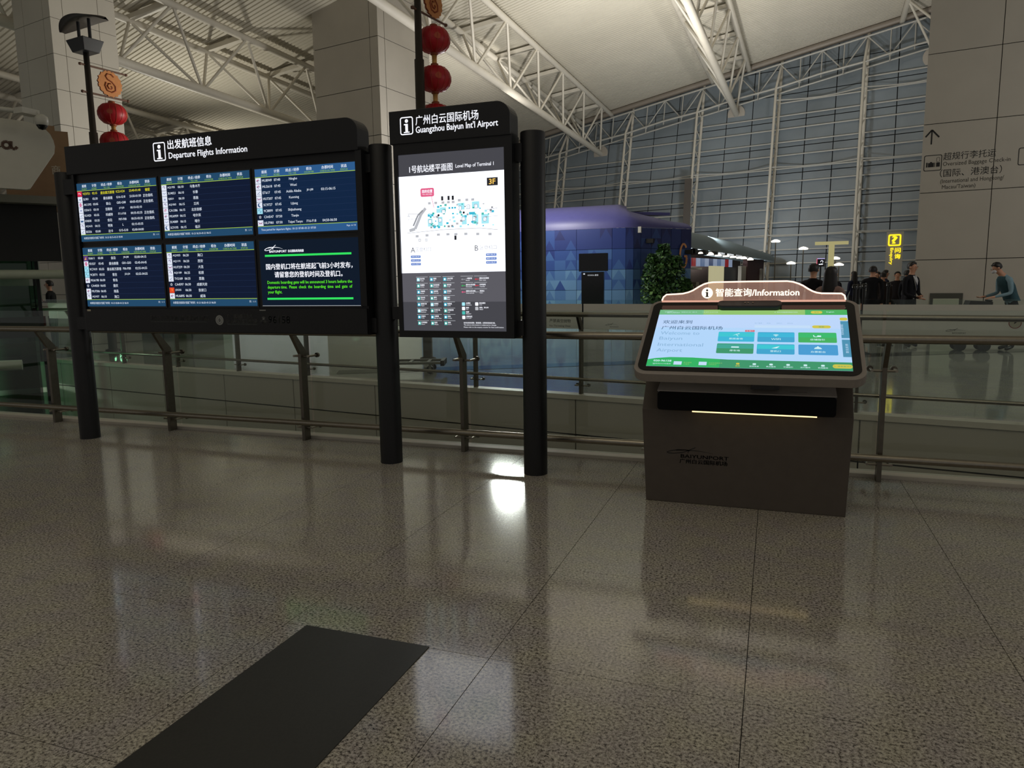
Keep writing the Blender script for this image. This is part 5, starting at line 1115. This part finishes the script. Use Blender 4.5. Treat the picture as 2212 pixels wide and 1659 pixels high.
# ------------------------------------------------------------------ luggage trolley behind the signs
tr = thing('luggage_trolley', 'empty grey luggage trolley standing between the sign posts', 'trolley', (-5.6, 10.7, 0))
TG = mat('trolley_grey', (132, 126, 116), .4, .5); RUB = mat('trolley_rubber', (30, 30, 30), .6)
TXm = frame((-5.95, 10.75, 0), (0.94, 0.34, 0), (-0.34, 0.94, 0))     # x towards the nose
for dy in (-.24, 0.24): MB().box((-.1, dy - .03, .16), (.78, dy + .03, .20), TG, TXm).build('deck_bar', TG, tr)
for xx in (-.08, .2, .5): MB().box((xx, -.24, .17), (xx + .05, .24, .195), TG, TXm).build('deck_slat', TG, tr)
for dy in (-.24, .24): MB().tube([(-.06, dy, .18), (-.16, dy, .62), (-.30, dy, 1.0)], .02, 8, TG, X=TXm).build('upright', TG, tr)
MB().tube([(-.30, -.26, 1.0), (-.30, .26, 1.0)], .022, 8, RUB, X=TXm).build('handle', RUB, tr); MB().tube([(-.15, -.24, .56), (-.15, .24, .56)], .015, 6, TG, X=TXm).build('cross_rail', TG, tr)
MB().box((-.24, -.2, .60), (-.10, .2, .82), TG, TXm).build('basket', TG, tr)
for (xx, yy) in ((-.08, -.24), (-.08, .24), (.56, -.20), (.56, .20)):
    w1 = MB().tube([(xx, yy - .025, .065), (xx, yy + .025, .065)], .065, 16, RUB, X=TXm).build('wheel', RUB, tr)
    MB().box((xx - .02, yy - .035, .07), (xx + .02, yy + .035, .165), TG, TXm).build('fork', TG, w1)
MB().box((.74, -.27, .13), (.80, .27, .22), RUB, TXm).build('bumper', RUB, tr)
# ================================================================== PEOPLE
SKIN = mat('skin', (196, 146, 118), 0.55); HAIRM = mat('black_hair', (22, 18, 17), 0.5, noise=0.2, nscale=60)
def cloth(name, c): return mat(name, c, 0.8, 0, 0.2, noise=0.08, nscale=25)
SUIT = cloth('black_suit', (22, 22, 27)); SHIRTW = cloth('white_shirt', (198, 198, 200)); TROUS = cloth('dark_trousers', (26, 26, 30)); SHOE = mat('black_shoe', (18, 18, 18), 0.3)
def person(label, loc, face, height, top, legs, hair='short', arms='down', lean=0.0, stride=0.0, head_turn=0.0, head_down=0.0, sleeves=None, extra=None, female=False):
    """one continuous skinned body; local frame: +y = facing direction, x = right"""
    k = height / 1.74
    t = thing('person', label, 'person', (loc[0], loc[1], 0))
    rot = Matrix.Translation((loc[0], loc[1], 0)) @ Matrix.Rotation(face, 4, 'Z') @ Matrix.Scale(k, 4)
    V = []; R = []; E = []; TG_ = []
    def v(p, r):
        V.append(Vector(p)); R.append(r if isinstance(r, tuple) else (r, r)); return len(V) - 1
    def e(a, b, tag_): E.append((a, b)); TG_.append(tag_)
    ls = lambda z: lean * max(0, z - 0.95)          # forward lean above the hips
    sw = 0.175 if female else 0.195
    pel = v((0, 0, .94), (.15, .105)); wa = v((0, ls(1.1), 1.10), (.135, .098)); ch = v((0, ls(1.28) + .01, 1.28), (.155, .11)); nb = v((0, ls(1.43), 1.425), (.085, .075)); 
    nk = v((0, ls(1.5) + .012, 1.50), .052); 
    hx = head_turn; hd = head_down
    jaw = v((.02 * hx, ls(1.56) + .03 + .03 * hd, 1.565 - .01 * hd), (.058, .066)); hc = v((.015 * hx, ls(1.63) + .022 + .05 * hd, 1.635 - .015 * hd), (.076, .090)); ht = v((0, ls(1.69) + .012 + .05 * hd, 1.70 - .02 * hd), (.060, .070))
    e(pel, wa, 'top'); e(wa, ch, 'top'); e(ch, nb, 'top'); e(nb, nk, 'skin'); e(nk, jaw, 'skin'); e(jaw, hc, 'skin'); e(hc, ht, 'skin')
    hands = []
    for s in (-1, 1):
        st = stride * s
        hp = v((.085 * s, 0, .86), .092); kn = v((.095 * s, .05 * abs(stride) + st * .22, .48), .060); an = v((.10 * s, st * .42 - (.05 if st < 0 else 0), .085), .040); to = v((.115 * s, st * .42 + .15, .035), (.042, .03))
        e(pel, hp, 'legs'); e(hp, kn, 'legs'); e(kn, an, 'legs'); e(an, to, 'shoe')
        sh = v((sw * s, ls(1.40), 1.395), .058)
        if arms == 'down': el_ = (.225 * s, ls(1.12) - .03 + .10 * -st, 1.12); wr = (.225 * s, ls(.88) + .05 - .25 * st, .885); hn = (.222 * s, ls(.82) + .065 - .28 * st, .81)
        elif arms == 'folded': el_ = (.235 * s, ls(1.1) + .02, 1.10); wr = (.06 * s, ls(1.0) + .20, 1.03 - .02 * s); hn = (-.02 * s, ls(1.0) + .225, 1.02 - .02 * s)
        elif arms == 'push': el_ = (.225 * s, ls(1.12) + .10, 1.13); wr = (.17 * s, ls(1.1) + .36, 1.06); hn = (.165 * s, ls(1.1) + .44, 1.05)
        else: el_ = (.235 * s, ls(1.12), 1.11); wr = (.12 * s, ls(1.2) + .20, 1.22); hn = (.08 * s, ls(1.2) + .24, 1.27)
        el_ = v(el_, .042); wr = v(wr, .028); hn = v(hn, (.038, .024))
        e(nb, sh, 'top'); e(sh, el_, 'sleeve'); e(el_, wr, 'sleeve'); e(wr, hn, 'skin')
        d = (V[hn] - V[wr]).normalized(); sd = Vector((1, 0, 0)) * (-s) if abs(d.x) < .8 else Vector((0, 1, 0)); dn = d.cross(sd).normalized()
        spread = d.cross(dn).normalized()
        for q, (off, ln) in enumerate(((-.026, .060), (-.009, .070), (.009, .066), (.026, .050))):
            f0 = v(V[hn] + d * .030 + spread * off, .0095); f1 = v(V[hn] + d * (.030 + ln * .55) + spread * off * 1.1 + dn * .006, .0085); f2 = v(V[hn] + d * (.030 + ln) + spread * off * 1.1 + dn * .022, .0070)
            e(hn, f0, 'skin'); e(f0, f1, 'skin'); e(f1, f2, 'skin')
        t0 = v(V[wr] + d * .035 + spread * -.034, .010); t1 = v(V[wr] + d * .075 + spread * -.052 + dn * .012, .0085)
        e(wr, t0, 'skin'); e(t0, t1, 'skin')
    me = bpy.data.meshes.new('sk'); me.from_pydata([tuple(p) for p in V], E, []); o = bpy.data.objects.new('sk', me); COL.objects.link(o)
    sm = o.modifiers.new('s', 'SKIN'); sm.use_smooth_shade = True; sm.branch_smoothing = 0.4
    lay = me.skin_vertices[0].data
    for i, r in enumerate(R): lay[i].radius = r; lay[i].use_root = (i == pel)
    ss = o.modifiers.new('u', 'SUBSURF'); ss.levels = 1; ss.render_levels = 1
    dg = bpy.context.evaluated_depsgraph_get(); dg.update(); ev = o.evaluated_get(dg); m2 = ev.to_mesh()
    segs = [(V[a], V[b], tg, (sum(R[a]) + sum(R[b])) / 4) for (a, b), tg in zip(E, TG_)]
    mm = {'top': top, 'legs': legs, 'skin': SKIN, 'shoe': SHOE, 'sleeve': sleeves or top}
    keys = list(mm); mb = MB(); [mb.mi(mm[q]) for q in keys]
    vs = [v_.co.copy() for v_ in m2.vertices]; mb.v = [rot @ p for p in vs]
    for pl in m2.polygons:
        c = sum((vs[i] for i in pl.vertices), Vector()) / len(pl.vertices); best = None
        for a, b, tg, r in segs:
            ab = b - a; u = max(0, min(1, (c - a).dot(ab) / max(ab.length_squared, 1e-9))); dd = (c - a - ab * u).length - r * .5
            if best is None or dd < best[0]: best = (dd, tg)
        tg = best[1]
        if tg == 'top' and c.z < .93: tg = 'legs'
        if tg == 'legs' and c.z > .96: tg = 'top'
        mb.f.append(list(pl.vertices)); mb.m.append(mb.mi(mm[tg])); mb.sm.append(True)
    ev.to_mesh_clear(); bpy.data.objects.remove(o); bpy.data.meshes.remove(me)
    body = mb.build('body', SKIN, t)
    # face: eyes, nose, mouth, ears
    H = V[hc]; fm = MB(); hr = Matrix.Translation(H) @ Matrix.Rotation(-0.5 * hx, 4, 'Z') @ Matrix.Rotation(-.45 * hd, 4, 'X')
    for s in (-1, 1):
        fm.lathe([(0, -.008), (.011, 0), (0, .008)], (.032 * s, .083, -.002), 8, HAIRM, X=rot @ hr)
        fm.lathe([(0, -.03), (.018, -.012), (.02, .012), (0, .03)], (.078 * s, .0, -.012), 8, SKIN, X=rot @ hr)
    fm.add([(-.012, .082, -.035), (.012, .082, -.035), (0, .112, -.032), (0, .086, .004)], [(0, 1, 2), (0, 2, 3), (1, 3, 2)], SKIN, X=rot @ hr)
    fm.box((-.022, .078, -.062), (.022, .086, -.055), mat('lips', (140, 80, 72), .5), rot @ hr)
    fm.build('face', SKIN, t)
    hm = MB(); n = 18
    if hair == 'short': prof = [(.086, -.035), (.090, .0), (.088, .035), (.070, .075), (.035, .098), (0, .104)]
    else: prof = [(.105, -.34), (.115, -.22), (.098, -.08), (.094, .0), (.090, .04), (.070, .078), (.035, .10), (0, .106)]
    vs = []; fs = []
    for r, z in prof:
        for q in range(n):
            a = 2 * PI * q / n; x, y = r * math.cos(a), r * 1.12 * math.sin(a)
            if y > 0 and z < .045: y = min(y, .012 + max(0, z) * .6)
            vs.append((x, y - .008, z + (.006 * math.sin(5 * a))))
    for i in range(len(prof) - 1):
        for q in range(n): q2 = (q + 1) % n; fs.append((i * n + q, i * n + q2, (i + 1) * n + q2, (i + 1) * n + q))
    hm.add(vs, fs, HAIRM, True, rot @ hr); hm.build('hair', HAIRM, t)
    if extra: extra(t, rot, V, dict(ch=ch, nb=nb, hn=hn, H=H, hr=hr, ls=ls))
    return t
def suit_front(t, rot, V, J):
    ls = J['ls']; m = MB()
    f = lambda x, z, o: (x, ls(z) + o, z)
    m.add([f(-.055, 1.455, .072), f(.055, 1.455, .072), f(.045, 1.36, .125), f(0, 1.15, .132), f(-.045, 1.36, .125)], [(0, 1, 2, 3, 4)], SHIRTW, X=rot); m.build('shirt_front', SHIRTW, t)
    m = MB(); m.add([f(-.018, 1.44, .084), f(.018, 1.44, .084), f(.026, 1.22, .139), f(0, 1.17, .14), f(-.026, 1.22, .139)], [(0, 1, 2, 3, 4)], cloth('slate_tie', (44, 48, 62)), X=rot); m.build('tie', MATS['slate_tie'], t)
    m = MB(); m.box((.05, ls(1.0) + .125, .99), (.09, ls(1.0) + .135, 1.06), SHIRTW, rot); m.build('badge', SHIRTW, t)
def vest(t, rot, V, J):
    ls = J['ls']; m = MB(); n = 16; vs = []; fs = []
    for (rx, ry, z) in ((.168, .135, .98), (.16, .128, 1.12), (.176, .138, 1.28), (.165, .12, 1.39), (.10, .085, 1.45)):
        for q in range(n): a = 2 * PI * q / n; vs.append((rx * math.cos(a), ls(z) + .005 + ry * math.sin(a), z))
    for i in range(4):
        for q in range(n): fs.append((i * n + q, i * n + (q + 1) % n, (i + 1) * n + (q + 1) % n, (i + 1) * n + q))
    m.add(vs, fs, cloth('teal_vest', (56, 84, 92)), True, rot); m.build('vest', MATS['teal_vest'], t)
    m = MB(); m.lathe([(0, -.03), (.05, -.028), (.055, .0), (.05, .028), (0, .03)], (0, .062, -.05), 12, SHIRTW, X=rot @ J['hr'], sy=.8); m.build('face_mask', SHIRTW, t)
F = lambda dx, dy: math.atan2(-dx, dy)      # heading so that local +y points along (dx, dy)
person('security guard in black suit and dark tie in front of the right pillar', (2.68, 17.3), F(.75, -.66), 1.80, SUIT, TROUS, arms='folded', extra=suit_front)
person('man in teal vest and light blue sleeves bending over a dark trolley', (4.42, 16.85), F(-.95, -.25), 1.76, cloth('light_blue_shirt', (124, 152, 164)), TROUS, arms='push', lean=.42, head_down=1.0, sleeves=cloth('light_blue_shirt', (124, 152, 164)), extra=vest)
person('person in black walking away beside the queue posts left of the security guard', (2.13, 18.9), F(.2, 1), 1.75, cloth('black_coat', (18, 18, 22)), TROUS, stride=.5)
person('woman with long black hair and a pale pink coat seen over the kiosk crest', (0.71, 11.0), F(.45, .9), 1.64, cloth('pale_pink_coat', (150, 124, 118)), TROUS, hair='long', female=True)
person('person in a dark coat left of the woman with long hair', (0.62, 14.0), F(.5, .85), 1.74, cloth('dark_coat', (26, 24, 28)), TROUS, stride=.3)
person('man in black with a red bag before the pillar foot at far left', (-16.22, 12.56), F(-.75, -.5), 1.69, cloth('black_tee', (26, 28, 28)), cloth('black_trousers', (22, 24, 24)), arms='hold')
rb_ = MB(); c = Vector((-16.40, 12.32, .0)); rb_.box((c.x - .22, c.y - .10, .62), (c.x + .12, c.y + .10, 1.05), mat('red_bag', (120, 30, 32), .6)); rb_.tube([(c.x - .12, c.y, 1.05), (c.x - .08, c.y, 1.18), (c.x, c.y, 1.18), (c.x + .03, c.y, 1.05)], .012, 6, MATS['red_bag'])
bo_ = rb_.build('red_bag', MATS['red_bag']); tag(bo_, 'dull red bag held by the man in black at far left', 'bag')
crowd = [(2.72, 21.9, 1.62, (40, 34, 34), 'small far person in dark brown, nearest the enquiry column on its left'), (3.02, 23.9, 1.70, (30, 34, 52), 'small far person in navy behind the person in black'), (2.95, 24.9, 1.66, (56, 48, 46), 'small far person in brown grey under the enquiry column'), (3.16, 22.6, 1.64, (36, 32, 36), 'small far person in charcoal just below the enquiry column'), (3.10, 20.6, 1.66, (28, 28, 34), 'small far person in dark clothes just left of the security guard'), (2.25, 24.5, 1.68, (34, 38, 58), 'small far person in slate blue left of the queue posts'), (1.55, 22.5, 1.66, (30, 30, 36), 'small far person in black grey right of the woman with long hair')]
for q, (x, y, h, c, lab) in enumerate(crowd):
    person(lab, (x, y), F(math.sin(q * 2.1), math.cos(q * 1.3)), h, cloth('crowd_cloth_' + 'abcdefgh'[q], c), TROUS, hair='long' if q in (2, 5) else 'short', stride=.25 * (q % 2), female=q in (2, 5))
# dark trolley under the hands of the man in the vest
ct = thing('service_trolley', 'dark service trolley pushed by the man in the teal vest', 'trolley', (3.75, 16.72, 0))
DK = mat('dark_trolley', (30, 26, 24), .5)
MB().prism([(3.40, .32), (4.02, .32), (4.0, .98), (3.62, 1.0)], lambda a, b, s: (a, 16.5 + .45 * s, b), DK).build('bin', DK, ct)
MB().tube([(3.98, 16.52, 1.0), (3.98, 16.95, 1.0)], .018, 8, DK).build('handle', DK, ct)
MB().box((3.42, 16.5, .22), (4.02, 16.95, .32), STEELD).build('chassis', STEELD, ct)
for x in (3.5, 3.92):
    for y in (16.55, 16.9): MB().tube([(x, y - .02, .11), (x, y + .02, .11)], .11, 14, RUB).build('wheel', RUB, ct)
